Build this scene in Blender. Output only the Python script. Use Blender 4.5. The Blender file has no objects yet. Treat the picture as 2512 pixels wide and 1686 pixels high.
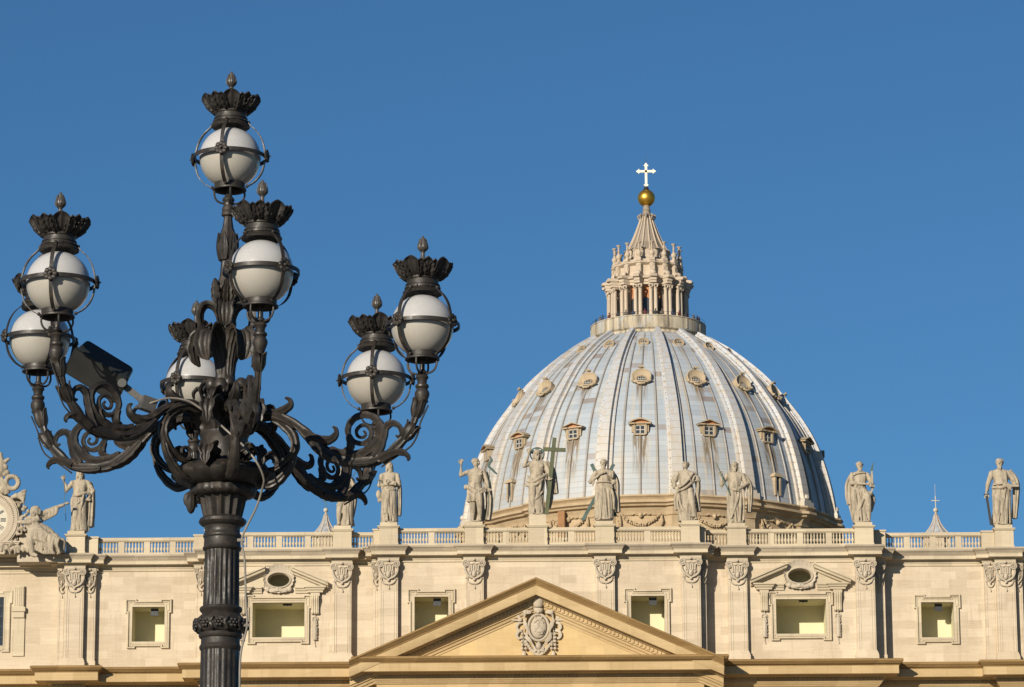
import bpy, bmesh, math, random
import numpy as np
from mathutils import Vector, Matrix

R = math.radians
random.seed(7)
rng = np.random.RandomState(11)
sc = bpy.context.scene
COL = sc.collection

# ------------------------------------------------------------------ camera
F_PX, W_PX, H_PX = 9300.0, 2512.0, 1686.0
YAW, PITCH, ROLL, CAM_Z = R(-0.50756), R(13.5), 0.005, 1.7
fw = Vector((math.sin(YAW) * math.cos(PITCH), math.cos(YAW) * math.cos(PITCH), math.sin(PITCH)))
rt0 = Vector((math.cos(YAW), -math.sin(YAW), 0))
up0 = rt0.cross(fw)
rt = rt0 * math.cos(ROLL) - up0 * math.sin(ROLL)
upv = up0 * math.cos(ROLL) + rt0 * math.sin(ROLL)
cd = bpy.data.cameras.new("camera")
cam = bpy.data.objects.new("camera", cd)
COL.objects.link(cam)
cam.matrix_world = Matrix(((rt.x, upv.x, -fw.x, 0), (rt.y, upv.y, -fw.y, 0), (rt.z, upv.z, -fw.z, CAM_Z), (0, 0, 0, 1)))
cd.sensor_fit = 'HORIZONTAL'
cd.sensor_width = 36.0
cd.lens = 36.0 * F_PX / W_PX
cd.clip_start = 0.5
cd.clip_end = 20000
sc.camera = cam

def at(px, py, y):
    """the point seen at a photograph position, at the depth y where the thing stands"""
    d = fw * F_PX + rt * (px - W_PX / 2) - upv * (py - H_PX / 2)
    p = d * (y / d.y)
    return Vector((p.x, p.y, p.z + CAM_Z))

# ------------------------------------------------------------------ light
SUN_EL, SUN_AZ = R(17.0), R(29.0)          # low morning sun, behind the camera on the left
to_sun = Vector((-math.sin(SUN_AZ) * math.cos(SUN_EL), -math.cos(SUN_AZ) * math.cos(SUN_EL), math.sin(SUN_EL)))
sl = bpy.data.lights.new("sun", 'SUN')
sl.energy = 4.3
sl.angle = R(0.5)
sl.color = (1.0, 0.90, 0.75)
sun = bpy.data.objects.new("sun", sl)
COL.objects.link(sun)
sun.rotation_euler = to_sun.to_track_quat('Z', 'Y').to_euler()
wd = bpy.data.worlds.new("World")
sc.world = wd
wd.use_nodes = True
wn = wd.node_tree
wn.nodes.clear()
sky = wn.nodes.new('ShaderNodeTexSky')
sky.sky_type = 'NISHITA'
sky.sun_disc = False
sky.sun_elevation = SUN_EL
sky.sun_rotation = math.atan2(to_sun.x, to_sun.y)
sky.altitude = 0
sky.air_density = 1.0
sky.dust_density = 0.0
sky.ozone_density = 4.0
wb = wn.nodes.new('ShaderNodeBackground')
wb.inputs[1].default_value = 0.053
wo = wn.nodes.new('ShaderNodeOutputWorld')
tint = wn.nodes.new('ShaderNodeMix'); tint.data_type = 'RGBA'; tint.blend_type = 'MULTIPLY'
tint.inputs[0].default_value = 1.0; tint.inputs[7].default_value = (0.545, 0.86, 1.05, 1)      # clear, polarised-looking morning blue
wn.links.new(sky.outputs[0], tint.inputs[6])
wn.links.new(tint.outputs[2], wb.inputs[0])
wn.links.new(wb.outputs[0], wo.inputs[0])
sc.view_settings.view_transform = 'Standard'
sc.view_settings.look = 'None'
sc.view_settings.exposure = 0.5
sc.view_settings.gamma = 1.0
sc.cycles.max_bounces = 8

# ------------------------------------------------------------------ mesh helper
class MB:
    def __init__(s):
        s.v = []; s.f = []; s.m = []; s.c = 0
    def mat(s, i):
        s.c = i; return s
    def face(s, idx):
        s.f.append(tuple(idx)); s.m.append(s.c)
    def add(s, pts):
        b = len(s.v); s.v.extend([tuple(p) for p in pts]); return b
    def loft(s, rings, closed=True, cap=True):
        n = len(rings[0]); b = s.add([p for r in rings for p in r]); k = len(rings)
        for i in range(k - 1):
            for j in range(n if closed else n - 1):
                j2 = (j + 1) % n
                s.face((b + i * n + j, b + i * n + j2, b + (i + 1) * n + j2, b + (i + 1) * n + j))
        if cap and closed:
            s.face([b + j for j in range(n)][::-1]); s.face([b + (k - 1) * n + j for j in range(n)])
        return s
    def box(s, x0, x1, y0, y1, z0, z1, M=None):
        p = [Vector(q) for q in ((x0, y0, z0), (x1, y0, z0), (x1, y1, z0), (x0, y1, z0), (x0, y0, z1), (x1, y0, z1), (x1, y1, z1), (x0, y1, z1))]
        if M is not None: p = [M @ q for q in p]
        b = s.add(p)
        for q in ((3, 2, 1, 0), (4, 5, 6, 7), (0, 1, 5, 4), (1, 2, 6, 5), (2, 3, 7, 6), (3, 0, 4, 7)):
            s.face([b + i for i in q])
        return s
    def lathe(s, prof, n=24, c=(0, 0, 0), fl=None, cap=True, M=None, sx=1, sy=1):
        rings = []
        for i, (r, z) in enumerate(prof):
            ring = []
            for j in range(n):
                a = 2 * math.pi * j / n
                k = r * (fl(a, i) if fl else 1)
                p = Vector((k * math.cos(a) * sx, k * math.sin(a) * sy, z))
                if M is not None: p = M @ p
                ring.append((p.x + c[0], p.y + c[1], p.z + c[2]))
            rings.append(ring)
        return s.loft(rings, True, cap)
    def ball(s, c, r, nu=12, nv=8, M=None):
        if not hasattr(r, '__len__'): r = (r, r, r)
        rings = []
        for i in range(nv + 1):
            t = math.pi * (0.02 + 0.96 * i / nv)
            ring = []
            for j in range(nu):
                a = 2 * math.pi * j / nu
                p = Vector((r[0] * math.sin(t) * math.cos(a), r[1] * math.sin(t) * math.sin(a), -r[2] * math.cos(t)))
                if M is not None: p = M @ p
                ring.append((p.x + c[0], p.y + c[1], p.z + c[2]))
            rings.append(ring)
        return s.loft(rings)
    def tube(s, path, rad, n=8, flat=1.0, ref=None, fl=None, cap=True):
        """swept tube; ref = direction along which the section is scaled by flat"""
        P = [Vector(p) for p in path]; k = len(P)
        if not hasattr(rad, '__len__'): rad = [rad] * k
        rings = []; prev = None
        for i in range(k):
            t = (P[min(i + 1, k - 1)] - P[max(i - 1, 0)])
            if t.length < 1e-9: t = Vector((0, 0, 1))
            t.normalize()
            if ref is not None:
                a = Vector(ref); a = a - t * a.dot(t)
                if a.length < 1e-6: a = t.orthogonal()
                a.normalize()
            elif prev is None:
                a = t.orthogonal().normalized()
            else:
                a = prev - t * prev.dot(t)
                if a.length < 1e-6: a = t.orthogonal()
                a.normalize()
            prev = a; b = t.cross(a)
            ring = []
            for j in range(n):
                th = 2 * math.pi * j / n
                q = rad[i] * (fl(th) if fl else 1)
                ring.append(P[i] + a * (q * flat * math.cos(th)) + b * (q * math.sin(th)))
            rings.append(ring)
        return s.loft(rings, True, cap)
    def sweep(s, path, prof, mp, closed=False, side=1, cap=True):
        """mitred moulding: path in 2D, profile (offset along the normal, third coordinate)"""
        k = len(path); rings = []
        P = [Vector(p) for p in path]
        for i in range(k):
            a = P[i] - P[i - 1] if (i > 0 or closed) else P[1] - P[0]
            b = P[(i + 1) % k] - P[i] if (i < k - 1 or closed) else P[k - 1] - P[k - 2]
            a = a.normalized(); b = b.normalized()
            na = Vector((a.y, -a.x)) * side; nb = Vector((b.y, -b.x)) * side
            m = na + nb
            m = m / max(0.25, m.length_squared) * 2.0 if m.length > 1e-6 else na
            rings.append([mp(P[i].x + m.x * o, P[i].y + m.y * o, h) for o, h in prof])
        n = len(prof); base = s.add([p for r in rings for p in r])
        for i in range(k if closed else k - 1):
            i2 = (i + 1) % k
            for j in range(n - 1):
                s.face((base + i * n + j, base + i2 * n + j, base + i2 * n + j + 1, base + i * n + j + 1))
        if cap and not closed:
            s.face([base + j for j in range(n)]); s.face([base + (k - 1) * n + j for j in range(n)][::-1])
        return s
    def prism(s, poly, mp, d0, d1):
        n = len(poly)
        b = s.add([mp(x, z, d0) for x, z in poly] + [mp(x, z, d1) for x, z in poly])
        s.face([b + i for i in range(n)][::-1]); s.face([b + n + i for i in range(n)])
        for i in range(n):
            j = (i + 1) % n
            s.face((b + i, b + j, b + n + j, b + n + i))
        return s
    def leaf(s, rib, width, side, cup=0.25, lobes=4, lob=0.22, th=0.006, ns=9, nt=22, rnd=False, vein=0.10, vf=7.5):
        """leaf along a midrib; side = across direction; edges are lobed, blade cupped and given thickness"""
        rib = smooth(rib, nt)
        sd = Vector(side).normalized()
        top = []; bot = []
        for i, p in enumerate(rib):
            t = i / (nt - 1)
            d = (rib[min(i + 1, nt - 1)] - rib[max(i - 1, 0)]).normalized()
            nn = sd.cross(d).normalized()
            w = width * (max(0.0, math.sin(math.pi * (0.12 + 0.88 * t) ** 0.9)) ** 0.6) if not rnd else width * (0.55 + 0.45 * t) * math.sqrt(max(0, 1 - max(0, (t - 0.62) / 0.38) ** 2))
            w *= 1 + lob * (abs(math.sin(math.pi * lobes * t)) - 0.6)
            w = max(w, width * 0.04)
            rt_, rb_ = [], []
            for j in range(ns):
                u = -1 + 2 * j / (ns - 1)
                q = p + sd * (u * w) + nn * (-cup * w * u * u + vein * w * math.cos(u * vf))
                rt_.append(q + nn * th); rb_.append(q - nn * th)
            top.append(rt_); bot.append(rb_)
        rings = [a + b[::-1] for a, b in zip(top, bot)]
        return s.loft(rings)
    def mesh(s, name, sharp=38):
        me = bpy.data.meshes.new(name)
        me.from_pydata(s.v, [], s.f)
        bm = bmesh.new(); bm.from_mesh(me)
        bmesh.ops.recalc_face_normals(bm, faces=bm.faces)
        bm.to_mesh(me); bm.free()
        me.polygons.foreach_set('material_index', s.m)
        me.polygons.foreach_set('use_smooth', [True] * len(s.f))
        if sharp: me.set_sharp_from_angle(angle=R(sharp))
        me.update()
        return me
    def seg_mat(s, f0, i, test):
        """give material i to the faces added since f0 whose centre passes the test"""
        for k in range(f0, len(s.f)):
            q = s.f[k]; c = [sum(s.v[j][a] for j in q) / len(q) for a in range(3)]
            if test(*c): s.m[k] = i
    def build(s, name, mats, parent=None, loc=None, sharp=38):
        me = s.mesh(name, sharp)
        for m in (mats if isinstance(mats, (list, tuple)) else [mats]): me.materials.append(m)
        return link(name, me, parent, loc)

def link(name, data, parent=None, loc=None):
    o = bpy.data.objects.new(name, data); COL.objects.link(o)
    if parent: o.parent = parent
    if loc is not None: o.location = loc
    return o

def thing(name, label, cat, loc=(0, 0, 0), group=None):
    o = link(name, None, None, loc); return tag(o, label, cat, group)

def tag(o, label, cat, group=None):
    o['label'] = label; o['category'] = cat
    if group: o['group'] = group
    return o

def copy_part(o, parent, loc=None, rotz=None):
    c = o.copy(); COL.objects.link(c); c.parent = parent
    if loc is not None: c.location = loc
    if rotz is not None: c.rotation_euler = (0, 0, rotz)
    for ch in [x for x in COL.objects if x.parent == o]:
        d = ch.copy(); COL.objects.link(d); d.parent = c
    return c

def smooth(pts, n):
    """Catmull-Rom resampling of a polyline, any dimension"""
    P = [np.array(p, float) for p in pts]; k = len(P)
    if k == 2: return [Vector(P[0] + (P[1] - P[0]) * i / (n - 1)) for i in range(n)]
    L = [0]
    for i in range(1, k): L.append(L[-1] + np.linalg.norm(P[i] - P[i - 1]) ** 0.5 + 1e-9)
    out = []
    for q in range(n):
        t = L[-1] * q / (n - 1)
        i = max(0, min(k - 2, int(np.searchsorted(L, t, side='right')) - 1))
        u = (t - L[i]) / (L[i + 1] - L[i])
        def tang(j):
            if j == 0: return (P[1] - P[0]) / (L[1] - L[0])
            if j == k - 1: return (P[k - 1] - P[k - 2]) / (L[k - 1] - L[k - 2])
            return (P[j + 1] - P[j - 1]) / (L[j + 1] - L[j - 1])
        h = L[i + 1] - L[i]
        a, b = P[i], P[i + 1]; ta, tb = tang(i) * h, tang(i + 1) * h
        out.append(Vector((2 * u**3 - 3 * u**2 + 1) * a + (u**3 - 2 * u**2 + u) * ta + (-2 * u**3 + 3 * u**2) * b + (u**3 - u**2) * tb))
    return out

# ------------------------------------------------------------------ materials
def nt_new(name):
    m = bpy.data.materials.new(name); m.use_nodes = True
    t = m.node_tree; b = t.nodes['Principled BSDF']
    return m, t, b

def N(t, typ, **kw):
    n = t.nodes.new(typ)
    for k, v in kw.items():
        if k.startswith('i_'):
            key = k[2:]
            n.inputs[int(key) if key.isdigit() else key].default_value = v
        else: setattr(n, k, v)
    return n

def math_n(t, op, a, b=None, c=None):
    n = t.nodes.new('ShaderNodeMath'); n.operation = op
    for i, x in enumerate((a, b, c)):
        if x is None: continue
        if isinstance(x, (int, float)): n.inputs[i].default_value = x
        else: t.links.new(x, n.inputs[i])
    return n.outputs[0]

def mix(t, fac, a, b, blend='MIX'):
    n = t.nodes.new('ShaderNodeMix'); n.data_type = 'RGBA'; n.blend_type = blend
    for i, x in ((0, fac), (6, a), (7, b)):
        if isinstance(x, (int, float)): n.inputs[i].default_value = x
        elif isinstance(x, tuple): n.inputs[i].default_value = (*x, 1)
        else: t.links.new(x, n.inputs[i])
    return n.outputs[2]

def ramp(t, val, stops):
    n = t.nodes.new('ShaderNodeValToRGB')
    e = n.color_ramp.elements
    while len(e) < len(stops): e.new(0.5)
    for k, (p, c) in enumerate(stops):
        e[k].position = p; e[k].color = (*c, 1) if isinstance(c, tuple) else (c, c, c, 1)
    t.links.new(val, n.inputs[0])
    return n.outputs[0]

def obj_co(t, scale=(1, 1, 1)):
    tc = t.nodes.new('ShaderNodeTexCoord'); mp = t.nodes.new('ShaderNodeMapping')
    mp.inputs['Scale'].default_value = scale
    t.links.new(tc.outputs['Object'], mp.inputs[0])
    return mp.outputs[0]

def noise(t, co, scale, detail=5, rough=0.6):
    n = N(t, 'ShaderNodeTexNoise'); n.inputs['Scale'].default_value = scale
    n.inputs['Detail'].default_value = detail; n.inputs['Roughness'].default_value = rough
    t.links.new(co, n.inputs['Vector']); return n.outputs['Fac']

def bump(t, b, h, strength, dist):
    n = N(t, 'ShaderNodeBump'); n.inputs['Strength'].default_value = strength; n.inputs['Distance'].default_value = dist
    t.links.new(h, n.inputs['Height']); t.links.new(n.outputs[0], b.inputs['Normal'])

def plain(name, col, rough=0.6, metal=0.0, var=0.25, scale=6.0, bmp=0.0, bdist=0.01, dark=None):
    m, t, b = nt_new(name)
    co = obj_co(t)
    f = noise(t, co, scale)
    lo = dark or tuple(c * (1 - var) for c in col); hi = tuple(min(1, c * (1 + var * 0.6)) for c in col)
    t.links.new(ramp(t, f, [(0.32, lo), (0.68, hi)]), b.inputs['Base Color'])
    b.inputs['Roughness'].default_value = rough; b.inputs['Metallic'].default_value = metal
    if bmp: bump(t, b, noise(t, co, scale * 3), bmp, bdist)
    return m

def ashlar(name, c1, c2, bw=1.9, bh=0.62, grime=(0.30, 0.25, 0.18), gamt=0.35, streak=0.42):
    """dressed stone in courses: block to block tone, bedding streaks, weather stains"""
    m, t, b = nt_new(name)
    tc = t.nodes.new('ShaderNodeTexCoord'); sp = N(t, 'ShaderNodeSeparateXYZ'); cb = N(t, 'ShaderNodeCombineXYZ')
    t.links.new(tc.outputs['Object'], sp.inputs[0])
    t.links.new(math_n(t, 'ADD', sp.outputs[0], math_n(t, 'MULTIPLY', sp.outputs[1], 0.83)), cb.inputs[0])
    t.links.new(sp.outputs[2], cb.inputs[1])
    br = N(t, 'ShaderNodeTexBrick'); br.offset = 0.43; br.squash = 0.7; br.squash_frequency = 3
    t.links.new(cb.outputs[0], br.inputs['Vector'])
    br.inputs['Color1'].default_value = (0, 0, 0, 1); br.inputs['Color2'].default_value = (1, 1, 1, 1)
    br.inputs['Mortar'].default_value = (0.25, 0.25, 0.25, 1)
    br.inputs['Scale'].default_value = 1; br.inputs['Mortar Size'].default_value = 0.006
    br.inputs['Brick Width'].default_value = bw; br.inputs['Row Height'].default_value = bh
    st = noise(t, obj_co(t, (0.35, 0.35, 5.0)), 1.6, 6, 0.65)
    big = noise(t, obj_co(t, (0.5, 0.5, 0.35)), 0.55, 6, 0.7)
    fine = noise(t, obj_co(t), 9.0, 4, 0.7)
    f = math_n(t, 'ADD', math_n(t, 'MULTIPLY', br.outputs['Color'], 0.24), math_n(t, 'MULTIPLY', st, streak))
    f = math_n(t, 'ADD', f, math_n(t, 'MULTIPLY', fine, 0.30))
    c = ramp(t, f, [(0.20, c1), (0.66, c2)])
    g = ramp(t, big, [(0.50, 0.0), (0.78, 1.0)])
    c = mix(t, math_n(t, 'MULTIPLY', g, gamt), c, grime)
    drip = noise(t, obj_co(t, (3.2, 3.2, 0.22)), 1.0, 5, 0.65)
    c = mix(t, math_n(t, 'MULTIPLY', ramp(t, drip, [(0.56, 0.0), (0.75, 1.0)]), gamt * 0.9), c, grime)
    t.links.new(c, b.inputs['Base Color'])
    b.inputs['Roughness'].default_value = 0.85
    b.inputs['Specular IOR Level'].default_value = 0.25
    bump(t, b, math_n(t, 'ADD', st, math_n(t, 'MULTIPLY', fine, 0.6)), 0.35, 0.05)
    return m

M = {}
M['attic'] = ashlar('pale_travertine', (0.385, 0.31, 0.215), (0.565, 0.475, 0.352), gamt=0.50, grime=(0.33, 0.255, 0.165))
M['trim'] = ashlar('travertine_trim', (0.37, 0.305, 0.21), (0.53, 0.45, 0.32), bw=2.6, bh=1.7, gamt=0.40, grime=(0.26, 0.22, 0.165))
M['ochre'] = ashlar('ochre_travertine', (0.34, 0.24, 0.115), (0.49, 0.36, 0.195), bw=2.2, bh=2.0, gamt=0.40, grime=(0.29, 0.18, 0.075), streak=0.45)
M['lower'] = ashlar('warm_travertine', (0.42, 0.295, 0.135), (0.55, 0.405, 0.205), gamt=0.3)
M['carve'] = ashlar('carved_travertine', (0.36, 0.30, 0.22), (0.50, 0.43, 0.33), bw=5, bh=5, gamt=0.45, grime=(0.21, 0.185, 0.15))
M['drum'] = ashlar('drum_travertine', (0.31, 0.22, 0.125), (0.46, 0.355, 0.225), gamt=0.65, grime=(0.24, 0.17, 0.10))
M['lant'] = ashlar('lantern_travertine', (0.36, 0.285, 0.205), (0.51, 0.425, 0.325), bw=6, bh=3, gamt=0.45, grime=(0.24, 0.21, 0.17))
M['spire'] = ashlar('weathered_spire_stone', (0.15, 0.12, 0.09), (0.28, 0.235, 0.185), bw=5, bh=2.5, gamt=0.5, grime=(0.18, 0.15, 0.12))
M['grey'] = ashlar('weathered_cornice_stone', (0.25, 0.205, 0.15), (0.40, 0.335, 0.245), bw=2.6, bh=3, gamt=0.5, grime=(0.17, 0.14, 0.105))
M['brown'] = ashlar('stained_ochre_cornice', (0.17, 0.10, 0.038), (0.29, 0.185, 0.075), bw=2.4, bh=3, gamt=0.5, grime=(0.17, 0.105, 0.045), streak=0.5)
M['dorm'] = ashlar('dormer_stone', (0.27, 0.205, 0.13), (0.44, 0.35, 0.235), bw=5, bh=3, gamt=0.5, grime=(0.17, 0.125, 0.08))
M['orange'] = plain('orange_render', (0.46, 0.20, 0.09), 0.9, var=0.3, scale=1.5)
M['niche'] = plain('cream_render', (0.60, 0.55, 0.36), 0.9, var=0.05, scale=0.6)
M['dark'] = plain('dark_opening', (0.022, 0.022, 0.024), 0.5, var=0.3)
M['glass'] = plain('dark_window_glass', (0.035, 0.04, 0.045), 0.12, var=0.3, scale=2)
M['paint'] = plain('white_window_paint', (0.40, 0.37, 0.31), 0.6, var=0.1)
M['dial'] = plain('clock_dial_stone', (0.50, 0.46, 0.36), 0.7, var=0.08)
M['iron'] = plain('lamp_iron', (0.031, 0.025, 0.0195), 0.46, metal=0.0, var=0.50, scale=9.0, bmp=0.35, bdist=0.004)
M['crowniron'] = plain('dark_crown_iron', (0.020, 0.0165, 0.014), 0.55, metal=0.0, var=0.45, scale=14.0, bmp=0.4, bdist=0.004)
M['bud'] = plain('pale_lead_bud', (0.07, 0.062, 0.053), 0.42, var=0.4, scale=20, bmp=0.3, bdist=0.002)
M['case'] = plain('floodlight_casing', (0.018, 0.021, 0.019), 0.5, var=0.25, scale=5, bmp=0.1, bdist=0.002)
M['lens'] = plain('floodlight_glass', (0.030, 0.031, 0.029), 0.18, var=0.25, scale=3)
M['galv'] = plain('galvanised_steel', (0.09, 0.085, 0.08), 0.5, metal=0.3, var=0.3, scale=25)
M['cable'] = plain('grey_cable', (0.20, 0.18, 0.15), 0.55, var=0.2, scale=8)
M['gold'] = plain('gilded_copper', (0.62, 0.36, 0.055), 0.38, metal=0.9, var=0.3, scale=1.2)
M['gilt'] = plain('pale_gilding', (0.85, 0.78, 0.58), 0.35, metal=0.0, var=0.05)
M['verdigris'] = plain('green_bronze', (0.045, 0.085, 0.072), 0.6, var=0.35, scale=2.5)
M['olive'] = plain('olive_bronze', (0.060, 0.068, 0.022), 0.6, var=0.3, scale=2.0)
M['blackiron'] = plain('black_iron', (0.02, 0.02, 0.02), 0.6, var=0.3)
M['rust'] = plain('rusty_sheet', (0.26, 0.13, 0.05), 0.8, var=0.25, scale=1.0)
M['ground'] = ashlar('piazza_paving', (0.16, 0.15, 0.135), (0.26, 0.24, 0.21), bw=0.3, bh=0.3)

def iron_mat():
    """painted cast iron: worn brown paint, rust in patches, pale dust and droppings"""
    m, t, b = nt_new('lamp_iron'); co = obj_co(t)
    f = noise(t, co, 7, 6, 0.7); r_ = noise(t, co, 16, 6, 0.7); d = noise(t, obj_co(t, (1, 1, .5)), 24, 4, 0.7)
    c = ramp(t, f, [(0.32, (0.012, 0.0105, 0.009)), (0.68, (0.033, 0.027, 0.0215))])
    c = mix(t, ramp(t, r_, [(0.56, 0.0), (0.72, 0.8)]), c, (0.060, 0.036, 0.019))
    c = mix(t, ramp(t, d, [(0.62, 0.0), (0.80, 0.50)]), c, (0.11, 0.097, 0.08))
    t.links.new(c, b.inputs['Base Color'])
    t.links.new(ramp(t, r_, [(0.4, 0.40), (0.7, 0.72)]), b.inputs['Roughness'])
    b.inputs['Specular IOR Level'].default_value = 0.4
    bump(t, b, math_n(t, 'ADD', f, math_n(t, 'MULTIPLY', r_, 0.6)), 0.5, 0.006)
    return m
M['iron'] = iron_mat()

def globe_mat(name, col, ss, dirt):
    m, t, b = nt_new(name)
    co = obj_co(t)
    f = noise(t, co, 7, 6, 0.7)
    sp = noise(t, co, 34, 3, 0.6)
    c = mix(t, ramp(t, f, [(0.45, 0.0), (0.8, dirt)]), col, (0.30, 0.26, 0.20))
    c = mix(t, ramp(t, sp, [(0.74, 0.0), (0.79, 0.7)]), c, (0.10, 0.085, 0.07))
    t.links.new(c, b.inputs['Base Color'])
    b.inputs['Roughness'].default_value = 0.22
    b.inputs['Subsurface Weight'].default_value = ss
    b.inputs['Subsurface Radius'].default_value = (0.09, 0.085, 0.08)
    b.inputs['Subsurface Scale'].default_value = 1.0
    return m
M['opal'] = globe_mat('opal_glass', (0.41, 0.41, 0.41), 0.25, 0.30)
M['frost'] = globe_mat('frosted_glass', (0.36, 0.34, 0.30), 0.10, 0.50)

def statue_mat():
    m, t, b = nt_new('statue_travertine')
    co = obj_co(t)
    f = noise(t, co, 1.6, 7, 0.7)
    d = noise(t, obj_co(t, (2.5, 2.5, 0.5)), 1.5, 6, 0.7)
    c = ramp(t, f, [(0.3, (0.30, 0.25, 0.18)), (0.7, (0.44, 0.375, 0.28))])
    c = mix(t, ramp(t, d, [(0.47, 0.0), (0.66, 0.75)]), c, (0.16, 0.135, 0.10))
    t.links.new(c, b.inputs['Base Color'])
    b.inputs['Roughness'].default_value = 0.9; b.inputs['Specular IOR Level'].default_value = 0.2
    bump(t, b, noise(t, co, 7.0, 5, 0.7), 0.5, 0.06)
    return m
M['statue'] = statue_mat()
# ================================================================== setting
g = MB(); g.face([g.add([(-9000, -3000, 0)]), g.add([(9000, -3000, 0)]), g.add([(9000, 9000, 0)]), g.add([(-9000, 9000, 0)])])
gr = g.build('ground', M['ground']); gr['kind'] = 'structure'

# ================================================================== basilica: facade
AX, Y0 = -0.5, 280.0
basilica = thing('basilica', 'pale travertine church front with attic windows and pediment, ribbed grey dome rising behind', 'basilica', (AX, Y0, 0))
OFF = (0, -Y0, 0)
def part(mb, name, mats, parent=None, sharp=38):
    return mb.build(name, mats, parent or basilica, OFF if parent is None else None, sharp)
hor = lambda a, b, h: (a, b, h)                       # path in plan, third coordinate = height
YC, YB, YR, YE, YK = 278.7, 279.9, 280.2, 281.8, 282.5
HW = 0.71
PIL = [4.87, 11.25, 14.77, 24.3, 34.94]
right = [(0, 4.11, YC), (4.11, 5.63, YC - .45), (5.63, 10.49, YC), (10.49, 12.01, YC - .45), (12.01, 12.45, YC + .25), (12.45, 14.06, YR),
         (14.06, 15.5, YB - .45), (15.5, 23.56, YB), (23.56, 25.04, YB - .45), (25.04, 25.95, YB + .8), (25.95, 33.3, YE), (33.3, 34.2, YE - .5),
         (34.2, 35.68, YE - .95), (35.68, 36.3, YE - .4), (36.3, 60, YK)]
def to_path(iv):
    full = [(-b, -a, y) for a, b, y in reversed(iv)] + list(iv)
    P = []
    for a, b, y in full:
        if P and abs(P[-1][1] - y) < 1e-6: P[-1] = (b, y)
        else: P += [(a, y), (b, y)]
    return P
# walls, bay by bay, with the window openings left out
WIN = {  # x0 x1 z0 z1 opening, wall plane
    'a': (-30.66, -28.22, 46.52, 49.16, YE), 'b': (-21.46, -17.58, 46.48, 49.09, YB), 'c': (-9.32, -6.80, 45.2, 49.26, YC),
    'd': (6.78, 9.28, 45.2, 49.22, YC), 'e': (17.62, 21.36, 46.5, 49.11, YB), 'f': (28.62, 31.07, 46.46, 49.13, YE)}
OCU = {'b': (-19.52, 50.80, .80, .51), 'e': (19.46, 50.86, .86, .52)}
w = MB()
def wall_grid(mb, x0, x1, z0, z1, y, holes):
    xs = sorted({x0, x1, *[h[0] for h in holes], *[h[1] for h in holes]}); zs = sorted({z0, z1, *[h[2] for h in holes], *[h[3] for h in holes]})
    for i in range(len(xs) - 1):
        for j in range(len(zs) - 1):
            cx, cz = (xs[i] + xs[i + 1]) / 2, (zs[j] + zs[j + 1]) / 2
            if any(h[0] < cx < h[1] and h[2] < cz < h[3] for h in holes): continue
            b = mb.add([(xs[i], y, zs[j]), (xs[i + 1], y, zs[j]), (xs[i + 1], y, zs[j + 1]), (xs[i], y, zs[j + 1])]); mb.face((b, b + 1, b + 2, b + 3))
bays = [(-60, -35.9, YK, ''), (-35.9, -25.0, YE, 'a'), (-25.0, -14.0, YB, 'b'), (-14.0, -12.0, YR, ''), (-12.0, 12.0, YC, 'cd'), (12.0, 14.0, YR, ''),
        (14.0, 25.0, YB, 'e'), (25.0, 35.9, YE, 'f'), (35.9, 60, YK, '')]
for k, (x0, x1, y, ids) in enumerate(bays):
    holes = [WIN[c][:4] for c in ids]
    for c in ids:
        if c in OCU: ox, oz, ra, rb = OCU[c]; holes.append((ox - ra - .1, ox + ra + .1, oz - rb - .1, oz + rb + .1))
    wall_grid(w, x0, x1, 44.4, 53.1, y, holes)
    if k:
        yp = bays[k - 1][2]
        b = w.add([(x0, yp, 44.4), (x0, y, 44.4), (x0, y, 53.1), (x0, yp, 53.1)]); w.face((b, b + 1, b + 2, b + 3))
for c, (ox, oz, ra, rb) in OCU.items():               # fill between the square cut-out and the oval opening
    n = 32; y = WIN[c][4]; rx, rz = ra + .1, rb + .1
    sq = []; el = []
    for j in range(n):
        a = 2 * math.pi * j / n; cx, sz = math.cos(a), math.sin(a); k = 1 / max(abs(cx), abs(sz))
        sq.append((ox + rx * cx * k, y, oz + rz * sz * k)); el.append((ox + ra * cx, y, oz + rb * sz))
    w.loft([sq, el, [(p[0], y + .6, p[2]) for p in el]], True, False)
wall = part(w, 'attic_wall', M['attic'])

# secondary strips beside the pilasters, frieze fillet, attic cornice
p = MB()
cor = [(-.4, 53.12), (.72, 53.03), (.75, 52.98), (.75, 52.90), (.70, 52.86), (.62, 52.78), (.58, 52.66), (.54, 52.64), (.54, 52.60), (.50, 52.58), (.52, 52.33), (.12, 52.31), (.10, 52.22), (.06, 52.18), (.04, 52.08), (0.0, 52.06)]
p.sweep(to_path(right), cor, hor)
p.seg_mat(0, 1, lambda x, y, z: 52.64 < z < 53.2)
fil = [(0, 52.06), (.012, 52.05), (.012, 51.98), (.07, 51.95), (.07, 51.89), (.03, 51.86), (0.0, 51.85)]
p.sweep(to_path(right), fil, hor)
part(p, 'attic_cornice', [M['trim'], M['grey']])

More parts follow.
